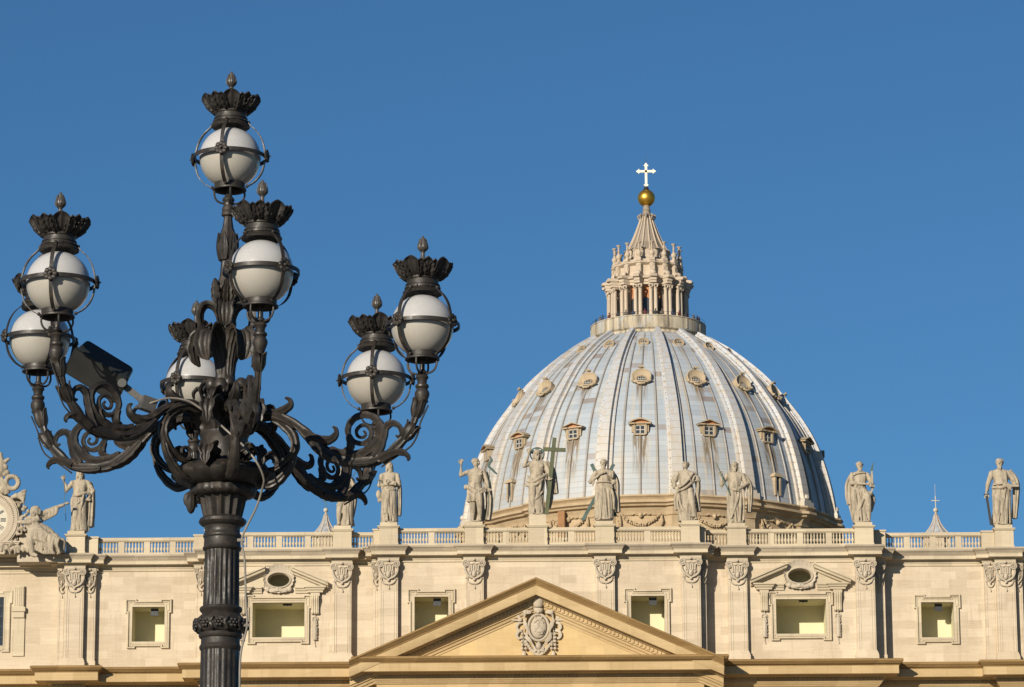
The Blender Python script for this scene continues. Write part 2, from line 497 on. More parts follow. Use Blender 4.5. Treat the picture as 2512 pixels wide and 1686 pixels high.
# ------------------------------------------------ pilasters with carved capitals
def capital_mesh():
    c = MB()
    c.box(-.80, .80, -.13, .02, -.13, 0); c.box(-.74, .74, -.10, .02, -.20, -.13)
    for s in (-1, 1):
        sp = []
        for i in range(30):
            a = i / 29 * 4.2 * math.pi; r = .27 * (1 - i / 33)
            sp.append((s * (.60 + r * math.sin(a)), -.13 - .035 * i / 29, -.40 + r * math.cos(a)))
        c.tube(sp, [.055 - .02 * i / 29 for i in range(30)], 6)
        c.prism([(s * (.60 + .25 * math.cos(q * math.pi / 8)), -.40 + .25 * math.sin(q * math.pi / 8)) for q in range(16)], lambda x, z, d: (x, d, z), -.10, .02)
        c.tube(smooth([(s * .70, -.08, -.62), (s * .66, -.15, -.95), (s * .48, -.20, -1.28), (s * .20, -.16, -1.46), (s * .05, -.14, -1.50)], 14), [.05, .06, .07, .08, .085, .09, .09, .09, .085, .08, .075, .065, .06, .05], 7, fl=lambda t: 1 + .15 * math.cos(3 * t))
        c.tube(smooth([(s * .40, -.08, -1.0), (s * .30, -.15, -1.2), (s * .14, -.12, -1.42)], 8), .05, 6)
        c.tube(smooth([(s * .46, -.05, -1.42), (s * .52, -.09, -1.62), (s * .36, -.11, -1.82), (s * .10, -.09, -1.92), (0, -.08, -1.86)], 12), [.03, .04, .05, .055, .055, .055, .05, .05, .045, .04, .04, .04], 6)
        c.tube(smooth([(s * .52, -.06, -1.60), (s * .62, -.08, -1.52), (s * .58, -.09, -1.44), (s * .5, -.07, -1.48)], 8), .028, 5)
        c.ball((s * .26, -.16, -1.12), (.09, .07, .12), 8, 6)
    c.box(-.42, .42, -.10, .02, -.98, -.42)
    for k in range(5):
        x = -.34 + .17 * k
        c.tube([(x * 1.05, -.12, -.50), (x, -.125, -.72), (x * .92, -.11, -.96)], [.055, .06, .045], 6)
    c.ball((0, -.17, -.10), (.11, .09, .10), 8, 6)
    c.tube(smooth([(-.36, -.12, -.38), (-.15, -.16, -.44), (0, -.17, -.36), (.15, -.16, -.44), (.36, -.12, -.38)], 14), .04, 6)
    c.ball((0, -.20, -1.22), (.17, .15, .22), 10, 8); c.ball((0, -.33, -1.24), (.045, .05, .07), 6, 5); c.ball((0, -.20, -1.05), (.20, .12, .09), 8, 5)
    c.ball((0, -.13, -1.60), (.12, .10, .12), 8, 6)
    c.tube(smooth([(0, -.06, -1.9), (.03, -.06, -2.02), (.05, -.06, -2.14)], 5), .025, 6); c.ball((.05, -.07, -2.22), (.06, .06, .09), 8, 6)
    return c.mesh('capital')
cap_me = capital_mesh(); cap_me.materials.append(M['carve'])
def pilaster(u, wy, secs):
    fy = wy - .45
    q = MB()
    q.box(u - HW, u + HW, fy, wy + .05, 45.15, 52.07)
    for a, b_ in ((-.62, -.54), (-.44, -.39), (.39, .44), (.54, .62)):
        q.box(u + a, u + b_, fy - .03, fy, 45.2, 51.6 if abs(a) > .45 else 49.7)
    for e, z0, z1 in ((.16, 44.5, 44.86), (.12, 44.86, 45.02), (.06, 45.02, 45.16)):
        q.box(u - HW - e, u + HW + e, fy - e, wy + .05, z0, z1)
    for (a, b_, y) in secs:
        q.box(a, b_, y, wy + 1.2, 45.02, 52.07); q.box(a - .06, b_ + .06, y - .07, wy + 1.2, 44.5, 45.02)
        q.box(a + .12, a + .16, y - .025, y, 45.1, 50); q.box(b_ - .16, b_ - .12, y - .025, y, 45.1, 50)
    o = part(q, 'pilaster', M['attic'])
    c = link('capital', cap_me, o, (u, fy, 52.06))
    for (a, b_, y) in secs:
        c = link('capital', cap_me, o, ((a + b_) / 2, y, 52.05)); c.scale = (max(.45, (b_ - a) / 1.5), 1, .98)
for s in (-1, 1):
    mir = lambda a, b_, y: (a, b_, y) if s > 0 else (-b_, -a, y)
    pilaster(s * PIL[0], YC, []); pilaster(s * PIL[1], YC, [mir(11.95, 12.4, YC + .28)]); pilaster(s * PIL[2], YB, [])
    pilaster(s * PIL[3], YB, [mir(25.01, 25.85, YB + .82)]); pilaster(s * PIL[4], YE - .5, [mir(33.4, 34.23, YE - .48), mir(35.65, 36.25, YE - .38)])

# ------------------------------------------------ balustrade and pedestals
PED_Z = 54.56
def pedestal(u, y, extra=0.0):
    q = MB()
    q.box(u - .70, u + .70, y - .04, y + 1.3, 53.08, 54.47)
    q.box(u - .74, u + .74, y - .08, y + 1.34, 53.08, 53.26)
    q.box(u - .78, u + .78, y - .12, y + 1.38, 54.42, 54.50); q.box(u - .84, u + .84, y - .18, y + 1.44, 54.50, 54.58)
    q.box(u - .64, u + .64, y + .05, y + 1.25, 54.58, 54.86 + extra)
    part(q, 'pedestal', M['trim'])
for s in (-1, 1):
    for u, y in zip(PIL, (YC - .45, YC - .45, YB - .45, YB - .45, YE - .95)): pedestal(s * u, y)
pedestal(-.12, YC - .3, .55)
prof_b = [(.030, 0), (.085, 0), (.085, .06), (.05, .08), (.05, .12), (.082, .20), (.112, .30), (.102, .38), (.060, .46), (.052, .54), (.070, .60), (.072, .65), (.048, .71), (.042, .74), (.08, .77), (.08, .85), (.03, .85)]
def balusters(x0, x1, y, parent):
    q = MB(); n = max(3, int(round((x1 - x0) / .232)))
    for k in range(n): q.lathe(prof_b, 9, (x0 + (x1 - x0) * (k + .5) / n, y, 53.29))
    return q.build('baluster_panel', M['trim'], parent)
def balustrade(x0, x1, y, ng, solids=()):
    q = MB()
    a, b_ = x0, x1
    railp = [(a, y), (b_, y)]
    q.sweep(railp, [(-.36, 54.13), (.02, 54.13), (.06, 54.19), (.11, 54.22), (.11, 54.36), (.07, 54.38), (.07, 54.45), (-.36, 54.46)], hor)
    q.sweep(railp, [(-.36, 53.31), (.02, 53.31), (.05, 53.28), (.05, 53.08)], hor)
    for (s0, s1, yy) in solids: q.box(s0, s1, yy, yy + 1, 53.08, 54.40); q.box(s0 - .06, s1 + .06, yy - .07, yy + 1, 54.36, 54.48)
    lo = min([x0] + [s[1] for s in solids if s[1] < (x0 + x1) / 2][:1] or [x0]); lo = max([x0] + [s[1] for s in solids if s[0] < (x0 + x1) / 2]); hi = min([x1] + [s[0] for s in solids if s[1] > (x0 + x1) / 2])
    pw = .46; gw = (hi - lo - pw * (ng - 1)) / ng
    for k in range(ng - 1):
        c = lo + gw * (k + 1) + pw * k
        q.box(c, c + pw, y - .015, y + .28, 53.3, 54.14)
    o = part(q, 'balustrade', M['trim'])
    for k in range(ng):
        c = lo + (gw + pw) * k
        balusters(c + .02, c + gw - .02, y + .13, o)
for s in (-1, 1):
    m2 = lambda a, b_: (a, b_) if s > 0 else (-b_, -a)
    sol = [(*m2(24.9, 25.95), YB + .78)]
    balustrade(*m2(25.0, 34.25), YE, 4, [(*m2(25.02, 26.0), YB + .8), (*m2(33.3, 34.25), YE - .5)])
    balustrade(*m2(15.45, 23.62), YB, 4)
    balustrade(*m2(11.93, 14.09), YR, 1, [(*m2(11.95, 12.42), YC + .27)])
    balustrade(*m2(5.55, 10.57), YC, 2)
balustrade(-4.19, -.80, YC, 2); balustrade(.56, 4.19, YC, 2)

# ------------------------------------------------ windows
fmap = lambda y: (lambda a, b_, d: (a, y - d, b_))
def eared(X0, X1, Z0, Z1, a, d, b_, a2):
    return [(X0, Z1), (X0 + a, Z1), (X0 + a, Z1 - d), (X1 - a, Z1 - d), (X1 - a, Z1), (X1, Z1), (X1, Z1 - b_), (X1 - d, Z1 - b_), (X1 - d, Z0), (X1 - d - a2, Z0),
            (X1 - d - a2, Z0 + d), (X0 + d + a2, Z0 + d), (X0 + d + a2, Z0), (X0 + d, Z0), (X0 + d, Z1 - b_), (X0, Z1 - b_)]
def window(key, a=.85, big=False):
    dep = 3.4 if big else 2.55
    x0, x1, z0, z1, y = WIN[key]
    X0, X1, Z0, Z1 = x0 - .52, x1 + .52, z0 - .52, z1 + .58
    fr = MB()
    d = .15
    path = eared(X0, X1, Z0, Z1, a, d, 1.05, .62)
    prof = [(0, 0), (0, .17), (-.04, .20), (-.10, .19), (-.13, .05), (-.16, .05), (-.18, .11), (-.24, .10), (-.27, .05), (-.32, .05)]     # outer moulding, offset inwards
    fr.sweep(path, [(o, h) for o, h in prof], fmap(y), closed=True, side=-1)
    ip = [(x0, z1), (x1, z1), (x1, z0), (x0, z0)]
    fr.sweep(ip, [(.34, .055), (.14, .055), (.12, .10), (0, .11), (0, -.35)], fmap(y), closed=True, side=-1)
    o = part(fr, 'window', M['trim'])
    nb = MB(); e = .03
    q = [(x0 - e, z0 - e), (x1 + e, z0 - e), (x1 + e, z1 + e), (x0 - e, z1 + e)]
    nb.loft([[(px, y + .30, pz) for px, pz in q], [(px, y + dep, pz) for px, pz in q]], True, False)
    b = nb.add([(px, y + dep, pz) for px, pz in q]); nb.face((b, b + 1, b + 2, b + 3))
    nb.build('window_niche', M['niche'], o, sharp=30)
    bx = MB()
    cx = x0 + (x1 - x0) * (.56 if key in 'ef' else .66)
    if big: bx.box(cx - .33, cx + .33, y + .55, y + .75, z1 - .10, z1 + .03); bx.box(cx - .05, cx + .05, y + .6, y + .7, z1 - .14, z1 - .10)
    else: bx.box(cx - .28, cx + .28, y + .55, y + .80, z1 - .55, z1 - .03); bx.box(cx - .30, cx + .30, y + .53, y + .60, z1 - .57, z1 - .51)
    bx.build('box_lamp', M['dark'], o)
    if big:
        ox, oz, ra, rb = OCU[key]
        # broken triangular pediment, consoles with fruit drops, shell framed oval
        cxw = (x0 + x1) / 2
        for s in (-1, 1):
            pd = MB()
            e0 = (cxw + s * 3.72, 50.62); e1 = (cxw + s * 1.0, 51.78)
            prf = [(-.05, .0), (.75, .02), (.75, -.12), (.62, -.20), (.58, -.34), (.30, -.40), (.25, -.52), (.0, -.58)]
            rings = [[(ex, y - o_, ez + h) for o_, h in prf] for ex, ez in (e0, e1)]
            pd.loft(rings, True, True)
            prh = [(0, .14), (.36, .12), (.36, .02), (.26, -.04), (.22, -.16), (.14, -.2), (.12, -.34), (0, -.36)]
            xa, xb = sorted((cxw + s * 1.25, cxw + s * 3.05))
            pd.sweep([(xa, y), (xb, y)], [(o_, 50.14 + h) for o_, h in prh], hor)
            xa, xb = sorted((cxw + s * 2.28, cxw + s * 3.2))
            pd.sweep([(xa, y), (xa, y - .26), (xb, y - .26), (xb, y)], [(o_, 50.15 + h) for o_, h in prh], hor)
            pd.box(cxw + s * 2.74 - .34, cxw + s * 2.74 + .34, y - .30, y, 49.55, 49.80)
            tri = [(cxw + s * 1.1, 50.26), (cxw + s * 3.1, 50.26), (cxw + s * 1.1, 51.2)]
            pd.prism(tri, lambda a_, b_, dd: (a_, y + dd, b_), -.06, 0)
            pd.build('window_pediment', M['trim'], o)
        for s in (-1, 1):
            cs = MB(); xc = cxw + s * 2.74
            pr = smooth([(y - .42, 49.56), (y - .46, 49.35), (y - .36, 49.1), (y - .24, 48.75), (y - .24, 48.4), (y - .30, 48.28), (y - .22, 48.2)], 16)
            for wx, hw in ((xc, .27),):
                poly = [(v.x, v.y) for v in pr] + [(y, 48.2), (y, 49.56)]
                cs.prism(poly, lambda a_, b_, dd: (dd, a_, b_), wx - hw, wx + hw)
            for k in (-1, 0, 1): cs.tube([(xc + k * .16, v.x - .01, v.y) for v in pr], .045, 6)
            cs.build('console', M['trim'], o)
            fd = MB()
            fd.tube(smooth([(xc, y - .06, 48.2), (xc, y - .08, 47.9)], 4), .06, 6)
            for q_ in (-1, 1): fd.tube(smooth([(xc, y - .1, 48.0), (xc + q_ * .16, y - .1, 47.95), (xc + q_ * .2, y - .08, 47.75)], 6), .035, 5)
            for k in range(30):
                t = k / 29; zz = 47.85 - 1.55 * t; rr = .05 + .13 * math.sin(math.pi * min(1, t * .62 + .1)) ; a_ = k * 2.4
                fd.ball((xc + rr * math.cos(a_) * .9, y - .10 - .08 * abs(math.sin(a_)), zz), (.085, .075, .085), 6, 5)
            fd.tube([(xc, y - .1, 47.9), (xc, y - .13, 47.0), (xc, y - .12, 46.25)], [.06, .2, .15], 8)
            fd.tube(smooth([(xc, y - .06, 46.3), (xc - .02, y - .06, 46.0), (xc + .04, y - .06, 45.8)], 5), .035, 6); fd.ball((xc + .03, y - .06, 45.78), .05, 6, 5)
            fd.build('fruit_drop', M['carve'], o)
        oc = MB(); n = 44
        def ring(rx, rz, dy, wob=0, dz=0): return [(ox + (rx + wob * abs(math.sin(11 * a))) * math.cos(a), y - dy, oz + dz + (rz + wob * abs(math.sin(11 * a))) * math.sin(a)) for a in [2 * math.pi * j / 88 for j in range(88)]]
        oc.loft([ring(ra, rb, -.3), ring(ra, rb, .16), ring(ra + .05, rb + .05, .24), ring(ra + .12, rb + .12, .22), ring(ra + .15, rb + .15, .12), ring(ra + .20, rb + .32, .14, .02, .08), ring(ra + .30, rb + .55, .30, .08, .1), ring(ra + .30, rb + .55, .26, .08, .1), ring(ra + .2, rb + .4, 0, 0, .08)], True, False)
        for s in (-1, 1):
            oc.ball((ox + s * .82, y - .22, oz - .72), (.2, .16, .2), 10, 8)
            oc.tube(smooth([(ox + s * .75, y - .2, oz - .72), (ox + s * .5, y - .24, oz - .84), (ox + s * .2, y - .26, oz - .80), (ox, y - .27, oz - .74)], 10), [.1, .13, .15, .16, .16, .15, .15, .16, .17, .17], 8)
        oc.build('oval_frame', M['carve'], o)
        bk = MB(); bk.loft([[(px, y + .30, pz) for px, pz in ((ox - 1.2, oz - .9), (ox + 1.2, oz - .9), (ox + 1.2, oz + .9), (ox - 1.2, oz + .9))], [(px, y + 1.9, pz) for px, pz in ((ox - 1.2, oz - .9), (ox + 1.2, oz - .9), (ox + 1.2, oz + .9), (ox - 1.2, oz + .9))]], True, False)
        b = bk.add([(ox - 1.2, y + 1.9, oz - .9), (ox + 1.2, y + 1.9, oz - .9), (ox + 1.2, y + 1.9, oz + .9), (ox - 1.2, y + 1.9, oz + .9)]); bk.face((b, b + 1, b + 2, b + 3))
        bk.build('oval_niche', M['niche'], o)
for k in 'acdf': window(k)
for k in 'be': window(k, .62, True)

# far left bay: tall window beside the clock bay
fl = MB()
yk = YK
fl.sweep(eared(-46.1, -39.80, 45.9, 50.6, .8, .15, 1.0, .6), [(0, 0), (0, .12), (-.06, .15), (-.14, .10), (-.2, .06), (-.3, .06)], fmap(yk), closed=True, side=-1)
fl.sweep([(-45.4, 50.1), (-40.45, 50.1), (-40.45, 46.4), (-45.4, 46.4)], [(.4, .05), (.1, .06), (.08, .09), (0, .09), (0, -.2)], fmap(yk), closed=True, side=-1)
fl.box(-39.75, -38.85, yk - .12, yk, 45.6, 50.9)
fl.box(-39.68, -38.92, yk - .28, yk - .12, 49.3, 50.9)
for k in range(5): fl.box(-39.64 + k * .145, -39.55 + k * .145, yk - .31, yk - .28, 49.4, 50.8)
fl.box(-39.8, -38.8, yk - .36, yk - .1, 48.95, 49.3); fl.box(-39.72, -38.88, yk - .26, yk - .1, 48.5, 48.95)
flo = part(fl, 'window', M['trim'])
gl = MB(); gl.box(-45.4, -40.45, yk - .015, yk + .02, 46.4, 50.1)
gl.build('window_pane', M['glass'], flo)
gb = MB()
for k in range(5): gb.box(-44.6 + k * .95, -44.52 + k * .95, yk - .06, yk - .016, 46.4, 50.1)
for k in range(4): gb.box(-45.4, -40.45, yk - .055, yk - .016, 47.0 + k * .8, 47.07 + k * .8)
gb.build('glazing_bars', M['blackiron'], flo)

# ------------------------------------------------ main entablature
main_iv = [(0, 12.0, 277.4), (12.0, 25.0, YB), (25.0, 34.4, YE), (34.4, 36.05, YE - .95), (36.05, 60, YK)]
mc = [(-3.0, 44.58), (1.78, 44.36), (1.86, 44.30), (1.86, 44.20), (1.80, 44.14), (1.68, 44.05), (1.60, 43.94), (1.56, 43.92), (1.56, 43.88), (1.52, 43.87), (1.52, 43.28), (1.48, 43.26), (1.44, 43.30), (.74, 43.30), (.70, 43.22), (.62, 43.18), (.40, 43.16),
      (.40, 42.84), (.34, 42.80), (.30, 42.70), (.20, 42.64), (.16, 42.54), (.06, 42.52), (.06, 40.9), (.16, 40.86), (.22, 40.6), (.12, 40.56), (.12, 40.0), (.06, 39.98), (.06, 39.5), (0, 39.5)]
en = MB(); en.sweep(to_path(main_iv), mc, hor)
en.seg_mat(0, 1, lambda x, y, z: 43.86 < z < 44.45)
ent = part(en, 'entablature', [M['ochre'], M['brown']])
def dent_row(a, b_, y):
    dn = MB(); dn.box(a, b_, y - .41, y - .36, 42.88, 43.155)
    n = int((b_ - a) / .30)
    for k in range(n):
        x = a + (b_ - a) * (k + .5) / n
        dn.box(x - .08, x + .08, y - .50, y - .38, 42.97, 43.15)
    dn.build('dentil_moulding', M['ochre'], ent)
for s in (-1, 1):
    m2 = lambda a, b_: (a, b_) if s > 0 else (-b_, -a)
    for a, b_, y in ((0, 12.4, 277.4), (12.5, 25.5, YB), (25.6, 33.9, YE), (33.9, 36.5, YE - .95), (36.7, 48, YK)): dent_row(*m2(a, b_), y)

# ------------------------------------------------ great pediment
PX, PZ, EX, EZ = -.27, 50.15, 13.74, 44.10
YT = 277.25
slope = (PZ - EZ) / EX
rk = MB()
rprof = [(-1.5, .02), (1.72, 0), (1.80, -.05), (1.80, -.14), (1.74, -.20), (1.62, -.30), (1.56, -.42), (1.50, -.46), (1.50, -.53), (1.44, -.56), (1.44, -1.17), (1.40, -1.25), (1.34, -1.22), (.80, -1.22), (.74, -1.34), (.50, -1.38), (.50, -1.74), (.40, -1.78), (.36, -1.92), (.24, -1.98), (.18, -2.16), (.08, -2.20), (.06, -2.36), (-.1, -2.36)]
for s in (-1, 1):
    rings = [[(PX + s * x, YT - o, z + h) for o, h in rprof] for x, z in ((0, PZ), (EX, EZ + .02))]
    f0 = len(rk.f); rk.loft(rings, True, True)
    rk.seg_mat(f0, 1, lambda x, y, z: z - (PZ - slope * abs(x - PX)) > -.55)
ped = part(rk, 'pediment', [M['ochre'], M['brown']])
ty = MB(); ty.prism([(PX - 11.0, 44.3), (PX + 11.0, 44.3), (PX, 44.3 + 11.0 * slope * 0.88)], lambda a, b_, d: (a, d, b_), YT + .0, YT + 1.2)
ty.prism([(PX - 13, 44.2), (PX + 13, 44.2), (PX, 49.6)], lambda a, b_, d: (a, d, b_), YT + .02, YT + 1.6)
ty.build('tympanum', M['lower'], ped)
for s in (-1, 1):
    rd = MB()
    rd.loft([[(PX + s * x, YT + yy, PZ - slope * x + h) for yy, h in ((-.53, -1.41), (-.48, -1.41), (-.48, -1.72), (-.53, -1.72))] for x in (.5, 11.6)])
    for k in range(42):
        x = .55 + k * .285; zz = PZ - slope * x
        if x > 11.6: break
        rd.box(PX + s * x - .085, PX + s * x + .085, YT - .62, YT - .48, zz - 1.64, zz - 1.42)
    rd.build('dentil_moulding', M['ochre'], ped)

# coat of arms on the tympanum: oval shield in a scrolled frame, tiara and crossed keys above, ribbons, tassels and a swag below
ca = MB(); cy = YT - .12; cx0, cz0 = -.10, 46.6
S = 1.0
def P3(x, z, d=0): return (cx0 + x, cy - d, cz0 + z)
ca.ball(P3(0, .05, .1), (.62, .28, .86), 20, 12)
fr = [P3(.74 * math.cos(a), .02 + .98 * math.sin(a), .26) for a in [2 * math.pi * i / 30 for i in range(31)]]
ca.tube(fr, .10, 8)
for s in (-1, 1):
    ca.tube(smooth([P3(s * .55, 1.15, .3), P3(s * .92, 1.10, .34), P3(s * 1.06, .72, .3), P3(s * .98, .3, .28), P3(s * .82, -.2, .3), P3(s * .86, -.65, .25), P3(s * .60, -1.0, .3), P3(s * .40, -1.3, .28), P3(s * .2, -1.75, .2)], 30), [.12 + .06 * math.sin(i * .7) for i in range(30)], 8, fl=lambda t: 1 + .12 * math.cos(4 * t))
    ca.ball(P3(s * .95, 1.12, .36), (.2, .16, .2), 10, 8)
    ca.tube(smooth([P3(s * .5, 1.5, .2), P3(s * .75, 1.7, .3), P3(s * .6, 1.95, .3), P3(s * .35, 1.8, .25)], 12), .10, 7)
    # keys
    a0, a1 = P3(-s * .45, 1.42, .10), P3(s * 1.05, 2.22, .10)
    ca.tube([a0, a1], .065, 7)
    for dx, dz in ((0.05, -.2), (.22, -.08), (-.1, -.32), (.12, -.38), (.3, -.22)): ca.box(cx0 + s * (.98 + dx) - .075, cx0 + s * (.98 + dx) + .075, cy - .3, cy, cz0 + 2.2 + dz - .075, cz0 + 2.2 + dz + .075)
    ca.box(cx0 + s * .62 - .16, cx0 + s * .62 + .16, cy - .26, cy, cz0 + 2.32, cz0 + 2.60)
    for k in range(3):
        q = 2 * math.pi * k / 3 + .5
        ca.tube([P3(s * .98 + .17 * math.cos(q) + .13 * math.cos(t), 1.42 + .17 * math.sin(q) + .13 * math.sin(t), .16) for t in [2 * math.pi * i / 12 for i in range(13)]], .04, 5)
    # tassels
    ca.tube(smooth([P3(s * .98, .3, .12), P3(s * 1.12, -.2, .12), P3(s * 1.08, -1.2, .12)], 10), .035, 5)
    for k in range(5):
        for j in (-1, 1):
            ca.ball(P3(s * 1.08 + j * .13, -.45 - .27 * k, .14), (.115, .11, .12), 7, 6)
    ca.lathe([(.04, 0), (.14, -.12), (.17, -.3), (.08, -.52), (.015, -.62)], 8, P3(s * 1.08, -1.70, .1))
    # ribbons
    ca.tube(smooth([P3(s * .95, .9, .06), P3(s * 1.3, 1.15, .1), P3(s * 1.55, .95, .08), P3(s * 1.3, .62, .08), P3(s * 1.6, .6, .06), P3(s * 2.05, .62, .05)], 22), [.05, .07, .09, .11, .12, .13, .13, .13, .12, .12, .11, .10, .10, .09, .08, .08, .07, .07, .06, .06, .05, .03], 6, flat=.45, ref=(0, 1, 0))
    for zc in (.05, -.55):
        ca.tube(smooth([P3(s * 1.2, zc + .35, .05), P3(s * 1.5, zc + .3, .1), P3(s * 1.62, zc, .08), P3(s * 1.45, zc - .22, .06), P3(s * 1.25, zc - .1, .06)], 16), [.05, .08, .1, .12, .12, .13, .13, .12, .12, .11, .1, .1, .09, .08, .07, .05], 6, flat=.45, ref=(0, 1, 0))
    for k in range(9):
        t = k / 8; ca.ball(P3(s * (.95 - .92 * t), -1.2 - .95 * math.sin(t * 1.45) + .15, .14), (.14, .13, .14), 7, 6)
ca.ball(P3(0, 1.30, .30), (.36, .22, .28), 12, 8); ca.ball(P3(0, 1.16, .45), (.12, .1, .12), 8, 6)
ca.lathe([(.26, 0), (.36, .12), (.40, .32), (.41, .36), (.38, .38), (.405, .58), (.41, .62), (.37, .64), (.35, .82), (.26, 1.0), (.12, 1.12), (.04, 1.16), (.03, 1.3), (.07, 1.33), (.03, 1.42)], 18, P3(0, 1.50, .42), sy=.8)
ca.ball(P3(0, -1.35, .25), (.22, .2, .3), 10, 8); ca.ball(P3(0, -1.75, .2), (.16, .15, .2), 8, 6)
ca.ball(P3(-.12, .1, .34), (.22, .12, .3), 8, 6); ca.ball(P3(.14, -.22, .34), (.3, .12, .2), 8, 6); ca.tube(smooth([P3(-.35, .35, .3), P3(0, .62, .36), P3(.35, .35, .3)], 10), .08, 6); ca.tube(smooth([P3(-.3, -.3, .3), P3(.1, 0, .38), P3(.3, -.4, .34), P3(0, -.5, .34)], 12), .06, 6)
ca.tube(smooth([P3(-.3, .85, .25), P3(-.05, .5, .32), P3(.0, .25, .34)], 8), .06, 6); ca.tube(smooth([P3(.3, .85, .25), P3(.08, .5, .32), P3(.03, .3, .34)], 8), .06, 6)
ca.build('coat_of_arms', M['carve'], ped)

# ------------------------------------------------ storey below the entablature (under the frame), columns, body of the church behind
lw = MB()
lp = to_path([(0, 12.0, 277.5), (12.0, 25.0, YB + .05), (25.0, 36.0, YE + .05), (36.0, 60, YK + .05)])
lw.sweep(lp, [(0, 39.5), (0, 1.2), (.35, 1.2), (.35, 0)], hor)
lw.box(-58, 58, 287, 300, 0, 52.0); lw.box(-20, 20, 300, 446, 0, 47); lw.box(-45, 45, 400, 540, 0, 44)
part(lw, 'nave_and_lower_wall', M['lower'])
col_me = None
for u in (-23.5, -15.5, -10.8, -4.6, 4.6, 10.8, 15.5, 23.5):
    if col_me is None:
        cm = MB(); cm.box(-1.75, 1.75, -1.75, 1.75, 0, 1.0)
        cm.lathe([(1.7, 1.0), (1.7, 1.4), (1.45, 1.6), (1.4, 2.0), (1.36, 12), (1.22, 35.5), (1.3, 35.7), (1.25, 36), (1.5, 37.5), (1.75, 39.0), (1.75, 39.5)], 24)
        col_me = cm.mesh('column'); col_me.materials.append(M['lower'])
    link('column', col_me, basilica, (u, (276.7 if abs(u) < 12 else YB - .6) - Y0, 0))
# ================================================================== dome
DX, DY = 13.711, 470.0
DLOC = (DX, DY - Y0, -0.11)
DAZ = R(-4.6)                                   # window bay facing the square, a little left of the camera line
PROF = [(90.2, 23.2), (93.79, 22.6), (97.2, 21.75), (99.99, 20.75), (102.73, 19.28), (105.11, 17.62), (107.07, 16.15), (108.77, 14.7), (110.73, 12.6), (112.45, 10.5), (113.6, 8.75), (114.25, 7.7)]
prof_s = smooth([(z, r) for z, r in PROF], 60)
pz = np.array([v.x for v in prof_s]); pr_ = np.array([v.y for v in prof_s])
def Rz(z): return float(np.interp(z, pz, pr_))

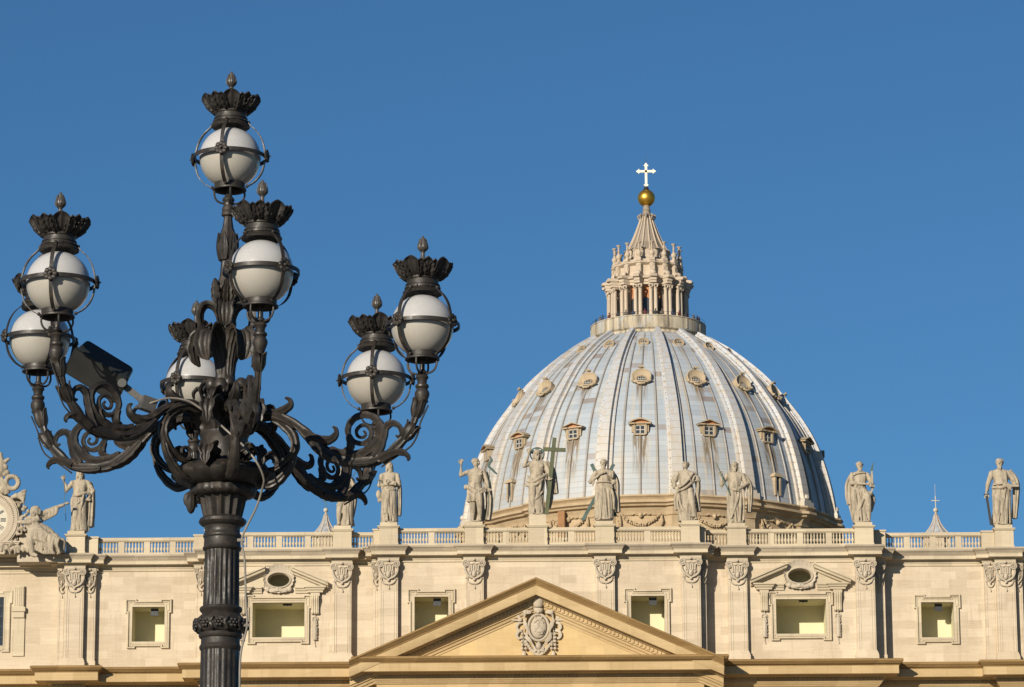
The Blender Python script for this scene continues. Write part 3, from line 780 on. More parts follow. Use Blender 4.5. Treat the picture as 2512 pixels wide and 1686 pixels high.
def lead_mat():
    m, t, b = nt_new('weathered_lead')
    tc = t.nodes.new('ShaderNodeTexCoord'); sp = N(t, 'ShaderNodeSeparateXYZ'); t.links.new(tc.outputs['Object'], sp.inputs[0])
    x, y, z = sp.outputs
    a = math_n(t, 'ARCTAN2', x, math_n(t, 'MULTIPLY', y, -1))
    s = math_n(t, 'MULTIPLY', a, 16 / (2 * math.pi))
    d = math_n(t, 'ABSOLUTE', math_n(t, 'SUBTRACT', s, math_n(t, 'ROUND', s)))
    row = math_n(t, 'DIVIDE', z, 0.70)
    colm = math_n(t, 'MULTIPLY', s, 4.0)
    cell = N(t, 'ShaderNodeCombineXYZ')
    t.links.new(math_n(t, 'FLOOR', colm), cell.inputs[0]); t.links.new(math_n(t, 'FLOOR', row), cell.inputs[1])
    wnz = N(t, 'ShaderNodeTexWhiteNoise'); t.links.new(cell.outputs[0], wnz.inputs['Vector'])
    tone = wnz.outputs['Value']
    c = ramp(t, tone, [(0.0, (0.29, 0.335, 0.38)), (0.5, (0.33, 0.375, 0.415)), (0.91, (0.365, 0.40, 0.435)), (0.955, (0.23, 0.21, 0.205))])
    # long vertical runs of dust and rust
    st = N(t, 'ShaderNodeCombineXYZ')
    t.links.new(math_n(t, 'MULTIPLY', a, 26.0), st.inputs[0]); t.links.new(math_n(t, 'MULTIPLY', z, 0.12), st.inputs[1])
    run = noise(t, st.outputs[0], 1.0, 6, 0.65)
    st2 = N(t, 'ShaderNodeCombineXYZ')
    t.links.new(math_n(t, 'MULTIPLY', a, 90.0), st2.inputs[0]); t.links.new(math_n(t, 'MULTIPLY', z, 0.35), st2.inputs[1])
    run2 = noise(t, st2.outputs[0], 1.0, 5, 0.65)
    low = N(t, 'ShaderNodeMapRange'); low.inputs[1].default_value = 100; low.inputs[2].default_value = 91; t.links.new(z, low.inputs[0])
    och = math_n(t, 'ADD', ramp(t, run, [(0.52, 0.0), (0.72, 0.8)]), math_n(t, 'MULTIPLY', low.outputs[0], 0.20))
    c = mix(t, och, c, (0.46, 0.385, 0.27))
    c = mix(t, math_n(t, 'MULTIPLY', ramp(t, run2, [(0.56, 0.0), (0.74, 1.0)]), 0.55), c, (0.30, 0.26, 0.22))
    # rust below the windows: each row of windows drips over a few metres
    near = ramp(t, d, [(0.07, 1.0), (0.12, 0.0)])
    tot = None
    for z0, ln, k in ((98.0, 5.5, 1.0), (105.9, 3.5, 0.8), (111.4, 2.2, .35)):
        mr = N(t, 'ShaderNodeMapRange'); mr.inputs[1].default_value = z0 - ln; mr.inputs[2].default_value = z0; t.links.new(z, mr.inputs[0])
        below = math_n(t, 'LESS_THAN', z, z0)
        q = math_n(t, 'MULTIPLY', math_n(t, 'MULTIPLY', mr.outputs[0], below), k)
        tot = q if tot is None else math_n(t, 'MAXIMUM', tot, q)
    dr = math_n(t, 'MULTIPLY', math_n(t, 'MULTIPLY', tot, near), ramp(t, run2, [(0.40, 0.0), (0.55, 1.0)]))
    c = mix(t, math_n(t, 'MINIMUM', math_n(t, 'MULTIPLY', dr, 1.9), 0.92), c, (0.15, 0.105, 0.055))
    # grime along the standing seams, their slight cast shadow deepened in the colour
    for q in (0.0, 0.24):
        e_ = math_n(t, 'ABSOLUTE', math_n(t, 'SUBTRACT', d, q))
        c = mix(t, math_n(t, 'MULTIPLY', ramp(t, e_, [(0.014, 0.75), (0.034, 0.0)]), math_n(t, 'ADD', run2, 0.25)), c, (0.24, 0.19, 0.135))
    # seams between sheets
    fr = math_n(t, 'ABSOLUTE', math_n(t, 'SUBTRACT', math_n(t, 'FRACT', row), 0.5))
    fc = math_n(t, 'ABSOLUTE', math_n(t, 'SUBTRACT', math_n(t, 'FRACT', math_n(t, 'ADD', math_n(t, 'MULTIPLY', colm, 1.0), 0.5)), 0.5))
    ln = math_n(t, 'MAXIMUM', ramp(t, fr, [(0.44, 0.0), (0.475, 1.0)]), math_n(t, 'MULTIPLY', ramp(t, fc, [(0.475, 0.0), (0.49, 1.0)]), 0.15))
    c = mix(t, math_n(t, 'MULTIPLY', ln, 0.42), c, (0.31, 0.25, 0.18))
    t.links.new(c, b.inputs['Base Color'])
    b.inputs['Roughness'].default_value = 0.55; b.inputs['Specular IOR Level'].default_value = 0.4
    bump(t, b, math_n(t, 'SUBTRACT', math_n(t, 'MULTIPLY', run2, 0.25), ln), 0.4, 0.06)
    return m
M['lead'] = lead_mat()

def rib_mat():
    m, t, b = nt_new('rib_lead')
    sp = N(t, 'ShaderNodeSeparateXYZ'); tc = t.nodes.new('ShaderNodeTexCoord'); t.links.new(tc.outputs['Object'], sp.inputs[0])
    z = sp.outputs[2]
    n1 = noise(t, obj_co(t, (1.5, 1.5, 0.25)), 1.2, 6, 0.7)
    low = N(t, 'ShaderNodeMapRange'); low.inputs[1].default_value = 102; low.inputs[2].default_value = 91; t.links.new(z, low.inputs[0])
    c = mix(t, math_n(t, 'MULTIPLY', low.outputs[0], 0.75), (0.41, 0.425, 0.445), (0.46, 0.395, 0.30))
    c = mix(t, ramp(t, n1, [(0.46, 0.0), (0.68, 0.85)]), c, (0.42, 0.33, 0.22))
    row = math_n(t, 'ABSOLUTE', math_n(t, 'SUBTRACT', math_n(t, 'FRACT', math_n(t, 'DIVIDE', z, 0.95)), 0.5))
    ln = ramp(t, row, [(0.45, 0.0), (0.48, 1.0)])
    c = mix(t, math_n(t, 'MULTIPLY', ln, 0.6), c, (0.29, 0.23, 0.16))
    t.links.new(c, b.inputs['Base Color']); b.inputs['Roughness'].default_value = 0.55
    bump(t, b, math_n(t, 'SUBTRACT', math_n(t, 'MULTIPLY', n1, 0.3), ln), 0.4, 0.05)
    return m
M['rib'] = rib_mat()

def polar(r, a, z): return (r * math.sin(a), -r * math.cos(a), z)
sh = MB()
NS = 192
sh.loft([[polar(v.y, 2 * math.pi * j / NS, v.x) for j in range(NS)] for v in prof_s[::2] + [prof_s[-1]]], True, False)
for k in range(16):                              # standing seams between the ribs
    for off in (-.24, 0, .24):
        a = 2 * math.pi * (k + off) / 16
        pts = [polar(v.y + .07, a, v.x) for v in prof_s[:(-10 if off else -3)]]
        sh.tube(pts, [.12 * (0.55 + .45 * v.y / 23) for v in prof_s[:len(pts)]], 6)
dome = sh.build('dome', M['lead'], basilica, DLOC, sharp=30)
dome.rotation_euler = (0, 0, DAZ)
# ribs
rb = MB()
rings = []; cs = [(-1, -.3), (-1, .20), (-.90, .24), (-.66, .24), (-.60, .30), (-.56, .60), (.56, .60), (.60, .30), (.66, .24), (.90, .24), (1, .20), (1, -.3)]
pp = prof_s
for i, v in enumerate(pp):
    z, r = v.x, v.y
    w_ = .45 + .68 * (r - 7.5) / 16.3
    t = Vector((pp[min(i + 1, 59)].y - pp[max(i - 1, 0)].y, pp[min(i + 1, 59)].x - pp[max(i - 1, 0)].x)).normalized()
    nr, nz = t.y, -t.x
    h = 1.0 + .35 * (r - 7.5) / 16.3
    rings.append([(q * w_, -(r + e * h * nr), z + e * h * nz) for q, e in cs])
    if i % 2 == 0:
        for q in (-.78,): rb.mat(1).ball((q * w_, -(r + .27 * h * nr), z + .27 * h * nz), .06, 6, 4); rb.mat(0)
rb.loft(rings, True, True)
# console at the foot of the rib
rb.box(-1.0, 1.0, -24.15, -22.8, 90.1, 90.9); rb.box(-.7, .7, -24.0, -22.8, 90.9, 91.3); rb.ball((0, -23.75, 91.5), (.4, .4, .4), 8, 6)
rib = rb.build('rib', [M['rib'], M['spire']], dome)
rib.rotation_euler = (0, 0, R(11.25))
for k in range(1, 16):
    c = rib.copy(); COL.objects.link(c); c.rotation_euler = (0, 0, R(11.25 + 22.5 * k))

# windows in the shell
mats_d = [M['dorm'], M['glass'], M['paint'], M['lead'], M['orange']]
def dormer_mesh(tri):
    d = MB(); z0 = 98.0; y = -(Rz(98.2) + .25); bk = -(Rz(100.5) - .5)
    d.box(-.98, -.72, y - .05, bk, z0 + .1, z0 + 1.55); d.box(.72, .98, y - .05, bk, z0 + .1, z0 + 1.55)
    d.box(-1.25, -.98, y + .15, bk, z0 + .45, z0 + 1.55); d.box(.98, 1.25, y + .15, bk, z0 + .45, z0 + 1.55)
    d.box(-.72, .72, y + .05, bk, z0 + 1.42, z0 + 1.7); d.box(-.8, .8, y - .12, bk, z0 - .04, z0 + .14)
    d.box(-1.62, -.72, y - .35, bk, z0 + 1.58, z0 + 1.78); d.box(.72, 1.62, y - .35, bk, z0 + 1.58, z0 + 1.78); d.box(-.72, .72, y - .2, bk, z0 + 1.62, z0 + 1.78)
    top = [(-1.7, 1.78), (0, 2.5), (1.7, 1.78)] if tri else [(-1.7 + 3.4 * i / 14, 1.78 + .66 * math.sin(math.pi * i / 14) ** .85) for i in range(15)]
    low = [(x, z - .20 if abs(x) < 1.6 else z - .02) for x, z in top]
    d.loft([[(x, y - .42, z0 + z) for x, z in top], [(x, bk, z0 + z + .05) for x, z in top], [(x * .98, bk, z0 + z) for x, z in low], [(x, y - .42, z0 + z) for x, z in low], [(x, y - .42, z0 + z) for x, z in top]], False, False)
    d.mat(4); d.prism(low + [(1.5, 1.7), (-1.5, 1.7)], lambda a, b_, q: (a, q, z0 + b_), y + .1, y + .2); d.mat(0)
    d.mat(1); d.box(-.72, .72, y + .16, y + .2, z0 + .1, z0 + 1.45)
    d.mat(2); d.box(-.07, .07, y + .1, y + .16, z0 + .14, z0 + 1.42); d.box(-.72, .72, y + .105, y + .16, z0 + .72, z0 + .84)
    for s in (-1, 1): d.box(s * .66 - .06, s * .66 + .06, y + .1, y + .16, z0 + .14, z0 + 1.42)
    d.box(-.6, .6, y + .1, y + .16, z0 + .14, z0 + .24); d.box(-.6, .6, y + .1, y + .16, z0 + 1.34, z0 + 1.42)
    d.mat(0)
    T = Matrix.Translation((0, y, z0)) @ Matrix.Scale(.84, 4) @ Matrix.Translation((0, -y, -z0)); d.v = [tuple(T @ Vector(v)) for v in d.v]
    me = d.mesh('dormer_window'); [me.materials.append(q) for q in mats_d]; return me
def shell_window_mesh():
    d = MB(); zc = 106.55; y = -(Rz(105.4) + .66); n = 28
    def el(rx, rz, dy, dz=0, lo=-1.0): return [(rx * math.cos(a), y + dy, zc + dz + rz * max(lo, math.sin(a))) for a in [2 * math.pi * j / n for j in range(n)]]
    d.loft([el(1.36, 1.18, 1.9, -.30), el(1.34, 1.16, .42, -.05), el(1.36, 1.18, .30, -.02), el(1.28, 1.10, .22), el(1.16, .98, .26), el(1.12, .94, .30)], True, False)
    d.loft([el(1.12, .94, .30), el(1.0, .82, .42, -.08), el(.82, .6, .52, -.22), el(.74, .50, .55, -.3)], True, False)
    d.loft([el(.76, .50, .52, -.36), el(.68, .44, .40, -.36), el(.60, .38, .48, -.36)], True, False)
    d.mat(1); d.prism([(.62 * math.cos(a), -.36 + .40 * math.sin(a)) for a in [2 * math.pi * j / 20 for j in range(20)]], lambda a, b_, q: (a, q, zc + b_), y + .50, y + .54)
    d.mat(2)
    for k in (-.36, -.12, .12, .36): d.box(k - .022, k + .022, y + .45, y + .50, zc - .62, zc - .02)
    d.box(-.6, .6, y + .455, y + .50, zc - .40, zc - .33)
    d.box(-.50, .50, y + .42, y + .49, zc - .78, zc - .60)
    d.mat(0)
    d.tube(smooth([(-.35, y - .0, zc + 1.12), (-.2, y - .0, zc + 1.36), (0, y - .0, zc + 1.2), (.2, y - .0, zc + 1.36), (.35, y - .0, zc + 1.12)], 12), .12, 6)
    d.ball((0, y + .35, zc + 1.25), (.2, .4, .16), 8, 6)
    for s in (-1, 1):
        d.ball((s * 1.2, y + .2, zc - .72), (.22, .25, .2), 8, 6)
        d.tube(smooth([(s * 1.2, y + .2, zc - .72), (s * .85, y + .12, zc - .98), (s * .5, y + .08, zc - 1.02), (s * .45, y + .02, zc - 1.25), (0, y - .02, zc - 1.36)], 12), [.1, .12, .14, .15, .14, .13, .12, .12, .13, .14, .15, .16], 7)
        d.tube(smooth([(s * .9, y + .2, zc - .75), (s * .55, y + .15, zc - .82), (0, y + .12, zc - .95)], 8), .07, 6)
    T = Matrix.Translation((0, y, zc - 1.3)) @ Matrix.Rotation(R(-18), 4, 'X') @ Matrix.Scale(.92, 4) @ Matrix.Translation((0, -y, -zc + 1.3)); d.v = [tuple(T @ Vector(v)) for v in d.v]
    me = d.mesh('shell_window'); [me.materials.append(q) for q in mats_d]; return me
def oval_window_mesh():
    d = MB(); zc = 111.95; r = Rz(zc); n = 24
    tilt = Matrix.Translation((0, -(r + .1), zc)) @ Matrix.Rotation(R(-22), 4, 'X') @ Matrix.Scale(.85, 4)
    def el(rx, rz, dy, dz=0): return [tuple(tilt @ Vector((rx * math.cos(a), dy, dz + rz * math.sin(a)))) for a in [2 * math.pi * j / n for j in range(n)]]
    d.loft([el(.86, .78, .9), el(.86, .78, -.22), el(.78, .70, -.30), el(.66, .58, -.24), el(.62, .54, -.10)], True, False)
    d.loft([el(.62, .54, -.10), el(.3, .26, -.095), el(.02, .02, -.09)], True, True)
    d.mat(1); d.prism([(.48 * math.cos(math.pi * j / 12), .02 + .38 * math.sin(math.pi * j / 12)) for j in range(13)], lambda a, b_, q: tuple(tilt @ Vector((a, q, b_))), -.13, -.11)
    d.mat(2)
    for k in (-.16, .16): d.box(k - .03, k + .03, -.16, -.13, .02, .38, tilt)
    d.box(-.46, .46, -.16, -.13, .16, .2, tilt)
    me = d.mesh('oval_window'); [me.materials.append(q) for q in mats_d]; return me
mA, mB, mC, mD = dormer_mesh(False), dormer_mesh(True), shell_window_mesh(), oval_window_mesh()
slit = MB(); ys = -(Rz(91.6) + .25)
slit.box(-.50, -.27, ys, ys + 1.5, 91.2, 93.5); slit.box(.27, .50, ys, ys + 1.5, 91.2, 93.5); slit.box(-.7, .7, ys - .15, ys + 1.6, 93.5, 93.75); slit.box(-.5, .5, ys - .05, ys + 1.5, 93.75, 93.95)
slit.mat(1).box(-.27, .27, ys + .12, ys + .3, 91.2, 93.5)
mS = slit.mesh('slit_window'); [mS.materials.append(q) for q in mats_d]
for k in range(16):
    a = R(22.5 * k)
    link('dormer_window', mA if k % 2 == 0 else mB, dome).rotation_euler = (0, 0, a)
    link('shell_window', mC, dome).rotation_euler = (0, 0, a)
    link('oval_window', mD, dome).rotation_euler = (0, 0, a)
for k in (-2, 2): link('slit_window', mS, dome).rotation_euler = (0, 0, R(22.5 * k))

# drum below the dome: moulded cornice stepping out under each rib, garlands between
dm = MB(); n = 16 * 12
def rr(j):
    q = (j % 12); return .55 if q in (5, 6, 7) else 0.0
def ring_r(r0, z, step=1): return [polar(r0 * .975 + step * rr(j), 2 * math.pi * j / n, z) for j in range(n)]
dm.loft([ring_r(23.5, 90.35), ring_r(24.55, 90.25), ring_r(24.6, 90.05), ring_r(24.3, 89.85), ring_r(24.2, 89.65), ring_r(24.75, 89.55), ring_r(24.8, 89.25), ring_r(24.45, 89.1), ring_r(24.35, 88.9), ring_r(23.9, 88.8), ring_r(23.75, 88.5), ring_r(23.6, 88.3), ring_r(23.5, 87.9), ring_r(23.35, 87.8)], True, False)
dm.loft([ring_r(23.35, 87.8), ring_r(23.35, 84.5), ring_r(23.9, 84.3), ring_r(24.0, 83.6), ring_r(23.4, 83.4), ring_r(23.2, 60), ring_r(23.2, 30)], True, False)
drum = dm.build('drum', M['drum'], basilica, DLOC, sharp=30)
drum.rotation_euler = (0, 0, DAZ)
gm = MB()
for s in (-1, 1):
    gm.tube(smooth([(s * 2.55, -23.45, 88.0), (s * 2.5, -23.5, 87.5), (s * 2.55, -23.45, 86.7)], 6), [.08, .12, .18, .22, .24, .12], 7)
    for k in range(9): gm.ball((s * (2.4 + .3 * rng.rand()), -23.6, 86.6 + .7 * rng.rand()), .14, 6, 5)
for k in range(21):
    t = -1 + k / 10; zz = 87.85 - 1.15 * (1 - t * t)
    for j in range(2): gm.ball((t * 2.2 + .08 * rng.randn(), -23.58 + .05 * rng.randn(), zz + .16 * (j - .5)), (.135, .16, .15), 6, 5)
gm.ball((0, -23.6, 87.85), (.28, .28, .34), 8, 6); gm.ball((0, -23.85, 87.85), (.12, .12, .15), 6, 5)
for s in (-1, 1): gm.tube(smooth([(s * .3, -23.55, 87.9), (s * .7, -23.6, 88.1), (s * 1.0, -23.6, 87.95), (s * 1.3, -23.55, 88.05)], 10), [.08, .1, .12, .11, .1, .1, .09, .08, .06, .04], 6)
gm.v = [(x, y + .58, z) for x, y, z in gm.v]; gl_me = gm.mesh('garland'); gl_me.materials.append(M['drum'])
for k in range(16): link('garland', gl_me, drum).rotation_euler = (0, 0, R(22.5 * k))
rp = MB(); rp.box(-.45, .45, -.15, .15, 0, 3.2)
ro = rp.build('rusty_panel', M['rust'], drum)
ro.location = polar(23.75, R(-23.8), 85.6); ro.rotation_euler = (0, 0, R(-23.8))

# ------------------------------------------------ gallery and lantern on top
ga = MB(); n = 96
def cr(r, z): return [polar(r, 2 * math.pi * j / n, z) for j in range(n)]
ga.loft([cr(7.5, 113.6), cr(7.3, 114.2), cr(7.05, 114.5), cr(7.0, 114.75), cr(7.25, 114.95), cr(7.3, 115.1), cr(7.3, 116.42), cr(7.38, 116.47), cr(7.38, 116.58), cr(7.15, 116.6), cr(7.15, 115.6), cr(5.0, 115.6)], True, False)
for k in range(64):
    a = 2 * math.pi * k / 64
    if k % 4 == 0:
        T = Matrix.Rotation(a, 4, 'Z'); ga.box(-.12, .12, -7.36, -7.28, 115.1, 116.45, T)
def gallery_mat():
    m, t, b = nt_new('streaked_gallery_stone')
    co = obj_co(t, (1.5, 1.5, .10)); f = noise(t, co, 1.0, 5, 0.75); f2 = noise(t, obj_co(t, (1, 1, .3)), .8, 4, .6)
    c = ramp(t, f, [(0.36, (0.15, 0.13, 0.10)), (0.47, (0.36, 0.30, 0.21)), (0.60, (0.50, 0.44, 0.33))])
    c = mix(t, ramp(t, f2, [(0.5, 0.0), (0.6, 0.5)]), c, (0.36, 0.39, 0.40))
    t.links.new(c, b.inputs['Base Color']); b.inputs['Roughness'].default_value = .8; return m
M['gall'] = gallery_mat()
gal = ga.build('gallery', M['gall'], basilica, DLOC, sharp=30); gal.rotation_euler = (0, 0, DAZ)
rl = MB()
rl.tube(cr(7.26, 117.0) + [cr(7.26, 117.0)[0]], .018, 5)
for k in range(48): a = 2 * math.pi * k / 48; rl.tube([polar(7.26, a, 116.5), polar(7.26, a, 117.0)], .014, 4)
rl.build('railing', M['blackiron'], gal)

ln = MB(); n = 96
ln.mat(1).loft([cr(3.75, 115.5), cr(3.75, 121.9)], True, False); ln.mat(0)
def er(j): return .95 if (j % 6) in (2, 3, 4) else 0.0
def cr2(r, z, st=1): return [polar(r + st * er(j), 2 * math.pi * j / n, z) for j in range(n)]
ln.loft([cr(5.75, 115.5), cr(5.75, 116.5), cr(5.55, 116.6), cr(3.7, 116.65)], True, False)
ln.loft([cr2(3.72, 121.2), cr2(4.50, 121.22), cr2(4.50, 121.5), cr2(4.62, 121.55), cr2(4.62, 121.85), cr2(4.95, 121.95), cr2(5.02, 122.15), cr2(4.8, 122.3), cr2(4.3, 122.42)], True, False)
def cr3(r, z): return [polar(r + (.18 if (j % 6) in (2, 3, 4) else 0), 2 * math.pi * j / n, z) for j in range(n)]
ln.loft([cr(4.4, 122.3), cr3(4.05, 122.5), cr3(3.95, 123.3), cr3(4.0, 123.85), cr3(4.2, 123.95), cr3(4.45, 124.1), cr3(4.5, 124.3), cr3(4.25, 124.4), cr3(3.9, 124.45), cr3(3.9, 124.7), cr3(3.3, 124.8)], True, False)
ln.loft([cr(3.3, 124.8), cr(2.9, 125.3), cr(2.85, 126.3), cr(3.0, 126.4), cr(2.6, 126.6)], True, False)
lantern = ln.build('dome_lantern', [M['lant'], M['orange']], basilica, DLOC, sharp=30)
lantern.rotation_euler = (0, 0, DAZ)
# arched lights of the lantern
lw_ = MB()
arch = [(-.48, 117.0), (.48, 117.0), (.48, 119.2)] + [(.48 * math.cos(math.pi * j / 10), 119.2 + .48 * math.sin(math.pi * j / 10)) for j in range(1, 10)] + [(-.48, 119.2)]
lw_.mat(1).prism(arch, lambda a, b_, q: (a, q, b_), -3.80, -3.70)
lw_.mat(2)
for x in (-.16, .16): lw_.box(x - .025, x + .025, -3.83, -3.80, 117, 119.6)
for z in (117.6, 118.2, 118.8): lw_.box(-.46, .46, -3.825, -3.80, z, z + .05)
lw_me = lw_.mesh('lantern_window'); [lw_me.materials.append(q) for q in (M['lant'], M['glass'], M['blackiron'])]
def volcap(cp, x, y):
    cp.lathe([(.31, 116.6), (.31, 116.75), (.27, 116.85), (.25, 117.0), (.25, 118.8), (.22, 120.4), (.26, 120.45), (.24, 120.55), (.24, 120.7)], 12, (x, y, 0))
    cp.box(x - .29, x + .29, y - .32, y + .34, 120.95, 121.1)
    for s in (-1, 1): cp.ball((x + s * .2, y - .2, 120.85), (.12, .15, .16), 8, 6)
    cp.tube(smooth([(x - .2, y - .3, 120.7), (x, y - .33, 120.6), (x + .2, y - .3, 120.7)], 5), .05, 5)
cp = MB(); volcap(cp, 0, -5.0); cp_me = cp.mesh('column'); cp_me.materials.append(M['lant'])
cp = MB(); cp.box(-.30, .30, -4.15, -3.7, 116.6, 121.2); cp.box(-.74, .74, -5.4, -3.7, 116.5, 116.66)
pi_me = cp.mesh('pier'); pi_me.materials.append(M['lant'])
vo = MB()                                          # scroll buttress above each pair
pts = smooth([(-5.0, 122.4), (-5.15, 122.62), (-4.95, 122.85), (-4.75, 122.7), (-4.55, 122.95), (-4.42, 123.4), (-4.5, 123.75), (-4.42, 123.98), (-4.25, 123.9)], 22)
vo.tube([(0, v.x, v.y) for v in pts], [.16] * 22, 8, flat=2.2, ref=(1, 0, 0))
vo.box(-.3, .3, -4.6, -3.9, 122.4, 123.9)
vo_me = vo.mesh('scroll_buttress'); vo_me.materials.append(M['lant'])
cn = MB()
cn.box(-.32, .32, -4.55, -3.95, 124.4, 124.75)
cn.lathe([(.3, 124.75), (.24, 124.9), (.2, 125.0), (.32, 125.2), (.36, 125.4), (.28, 125.6), (.14, 125.75), (.13, 125.95), (.2, 126.0), (.13, 126.05), (.11, 126.6), (.16, 126.7), (.3, 126.8), (.33, 126.86), (.30, 126.9), (.1, 126.94)], 12, (0, -4.22, 0))
cn_me = cn.mesh('candelabrum'); cn_me.materials.append(M['lant'])
rp_ = MB()
spz = smooth([(125.0, 3.05), (126.3, 2.75), (127.4, 2.2), (128.5, 1.70), (129.9, 1.16), (130.9, .82), (131.3, .72)], 22)
rp_.tube([(0, -v.y, v.x) for v in spz], [.13 - .05 * i / 21 for i in range(22)], 7)
rp_.ball((0, -2.75, 126.35), (.3, .3, .3), 8, 6)
sr_me = rp_.mesh('spire_rib'); sr_me.materials.append(M['lant'])
for k in range(16):
    aw, ar = R(22.5 * k), R(11.25 + 22.5 * k)
    link('lantern_window', lw_me, lantern).rotation_euler = (0, 0, aw)
    for q in (-3.55, 3.55): link('column', cp_me, lantern).rotation_euler = (0, 0, ar + R(q))
    for me, nm in ((pi_me, 'pier'), (vo_me, 'scroll_buttress'), (cn_me, 'candelabrum')): link(nm, me, lantern).rotation_euler = (0, 0, ar)
spi = MB(); n = 48
spi.loft([cr(v.y - .1, v.x)[::1] for v in spz], True, False)
n = 32
spi.lathe([(.75, 131.2), (.95, 131.35), (.8, 131.5), (.5, 131.6), (.48, 132.0), (.55, 132.1), (.42, 132.3), (.40, 132.7), (.3, 132.9)], 20)
for k in range(8):
    a = 2 * math.pi * k / 8
    T = Matrix.Rotation(a, 4, 'Z')
    spi.tube([tuple(T @ Vector((0, -q.x, q.y))) for q in smooth([(.8, 130.7), (1.02, 131.0), (1.12, 131.3), (.98, 131.45), (.9, 131.3)], 10)], .12, 6)
spire = spi.build('spire', M['spire'], basilica, DLOC, sharp=35); spire.rotation_euler = (0, 0, DAZ)
for k in range(16): link('spire_rib', sr_me, spire).rotation_euler = (0, 0, R(11.25 + 22.5 * k))
ob = MB(); ob.ball((0, 0, 133.75), 1.12, 40, 24)
orb = ob.build('gilded_orb', M['gold'], basilica, DLOC)
bs = MB(); bs.lathe([(.34, 134.75), (.42, 134.9), (.26, 135.0), (.3, 135.15), (.2, 135.3)], 12)
bs.build('orb_collar', M['blackiron'], orb)
def cross_mesh(mb, z0, h, arm, w, t=.09, flare=2.2):
    def bar(ax, a, b_):
        L = []
        prof = [(0, 1.0), (.60, 1.0), (.72, flare * .55), (.80, flare), (.84, flare * .8), (.87, .9), (1.0, .12)]
        return prof
    zc = z0 + h * .66
    def arm_poly(L, w):
        pr = [(0, w), (L - w * 3.2, w), (L - w * 2.6, w * 1.6), (L - w * 2.3, w * 2.4), (L - w * 1.9, w * 1.4), (L - w * .9, w * .9), (L, w * .15)]
        return pr + [(a, -b_) for a, b_ in pr[::-1]]
    for L, f in ((arm, lambda a, b_: (a, zc + b_)), (arm, lambda a, b_: (-a, zc + b_)), (z0 + h - zc, lambda a, b_: (b_, zc + a)), (zc - z0, lambda a, b_: (b_, zc - a))):
        mb.prism([f(a, b_) for a, b_ in arm_poly(L, w)], lambda a, b_, d: (a, d, b_), -t, t)
cx_ = MB(); cross_mesh(cx_, 135.15, 3.3, 1.27, .15); cx_.build('gilded_cross', M['gilt'], orb)
ro_ = MB(); ro_.tube([(0, 0, 138.3), (0, 0, 139.6)], [.03, .012], 5); ro_.build('lightning_rod', M['galv'], orb)

# smaller cupolas standing behind the balustrade
M['lead2'] = plain('small_cupola_lead', (0.34, 0.345, 0.35), .6, var=.35, scale=2.0)
def cupola(px, Yc):
    b0 = at(px, 1307, Yc); u = b0.x - AX; zb = b0.z
    root_loc = (u, Yc - Y0, 0); nn = 8
    q = MB()
    prof = smooth([(zb - .35, 1.45), (zb + .15, 1.02), (zb + .7, .62), (zb + 1.3, .34), (zb + 1.85, .2)], 14)
    q.loft([[polar(v.y * (1.0), 2 * math.pi * j / 32, v.x) for j in range(32)] for v in prof], True, False)
    q.mat(1)
    for k in range(nn): q.tube([polar(v.y + .02, 2 * math.pi * (k + .5) / nn, v.x) for v in prof], [.10 - .05 * i / 13 for i in range(14)], 6)
    q.lathe([(.2, zb + 1.85), (.26, zb + 1.95), (.12, zb + 2.05), (.1, zb + 2.25)], 12)
    o = q.build('cupola', [M['lead2'], M['lant']], basilica, root_loc)
    d = MB(); d.lathe([(1.5, zb - .6), (1.65, zb - .5), (1.6, zb - .35), (1.4, zb - .3)], 32); d.lathe([(1.1, zb - 9), (1.1, zb - .6)], 24)
    for k in range(8):
        a = 2 * math.pi * (k + .5) / 8; d.tube([polar(1.32, a, zb - 4), polar(1.32, a, zb - .6)], .2, 8)
    d.lathe([(2.2, zb - 4.4), (2.2, zb - 4), (1.2, zb - 3.9)], 24); d.lathe([(6, zb - 12), (5.2, zb - 8), (3.4, zb - 5), (2.1, zb - 4.2)], 32)
    d.build('cupola_drum', M['lant'], o)
    bb = MB(); bb.ball((0, 0, zb + 2.45), .26, 14, 10); bb.build('cupola_ball', M['gall'], o)
    cc = MB(); cc.box(-.045, .045, -.04, .04, zb + 2.68, zb + 4.0); cc.box(-.42, .42, -.045, .045, zb + 3.45, zb + 3.54); cc.tube([(0, 0, zb + 4.0), (0, 0, zb + 5.3)], .02, 5); cc.build('cupola_cross', M['verdigris'] if px < 1000 else M['gall'], o)
cupola(799, 400.0); cupola(2297, 400.0)

# ------------------------------------------------ clock at the far left
ck = MB(); cc0 = at(-30.5, 1276, 280.3); ku, kz, ky = cc0.x - AX, cc0.z, 280.3
def disc(mb, r0, r1, y0, y1, nn=48):
    f = lambda r, y: [(ku + r * math.cos(2 * math.pi * j / nn), y, kz + r * math.sin(2 * math.pi * j / nn)) for j in range(nn)]
    mb.loft([f(r0, y0), f(r0, y1), f(r1, y1), f(r1, y0)], True, False)
for r0, r1, d in ((1.5, 1.62, .06), (1.62, 1.95, .22), (1.95, 2.08, .14), (2.08, 2.32, .34), (2.32, 2.42, .26)): disc(ck, r0, r1, ky + .3, ky - d)
for k in range(90):
    a = 2 * math.pi * k / 90; ck.box(-.045, .045, -.28, -.12, 1.96, 2.08, Matrix.Translation((ku, ky, kz)) @ Matrix.Rotation(a, 4, 'Y'))
ck.box(ku - 3.2, ku + 2.55, ky - .38, ky + .6, kz - 1.80, kz - 1.68); ck.box(ku - 3.2, ku + 2.45, ky - .30, ky + .6, kz - 1.92, kz - 1.80); ck.box(ku - 3.2, ku + 3.2, ky - .05, ky + 1.4, kz - 2.62, kz - 1.9)
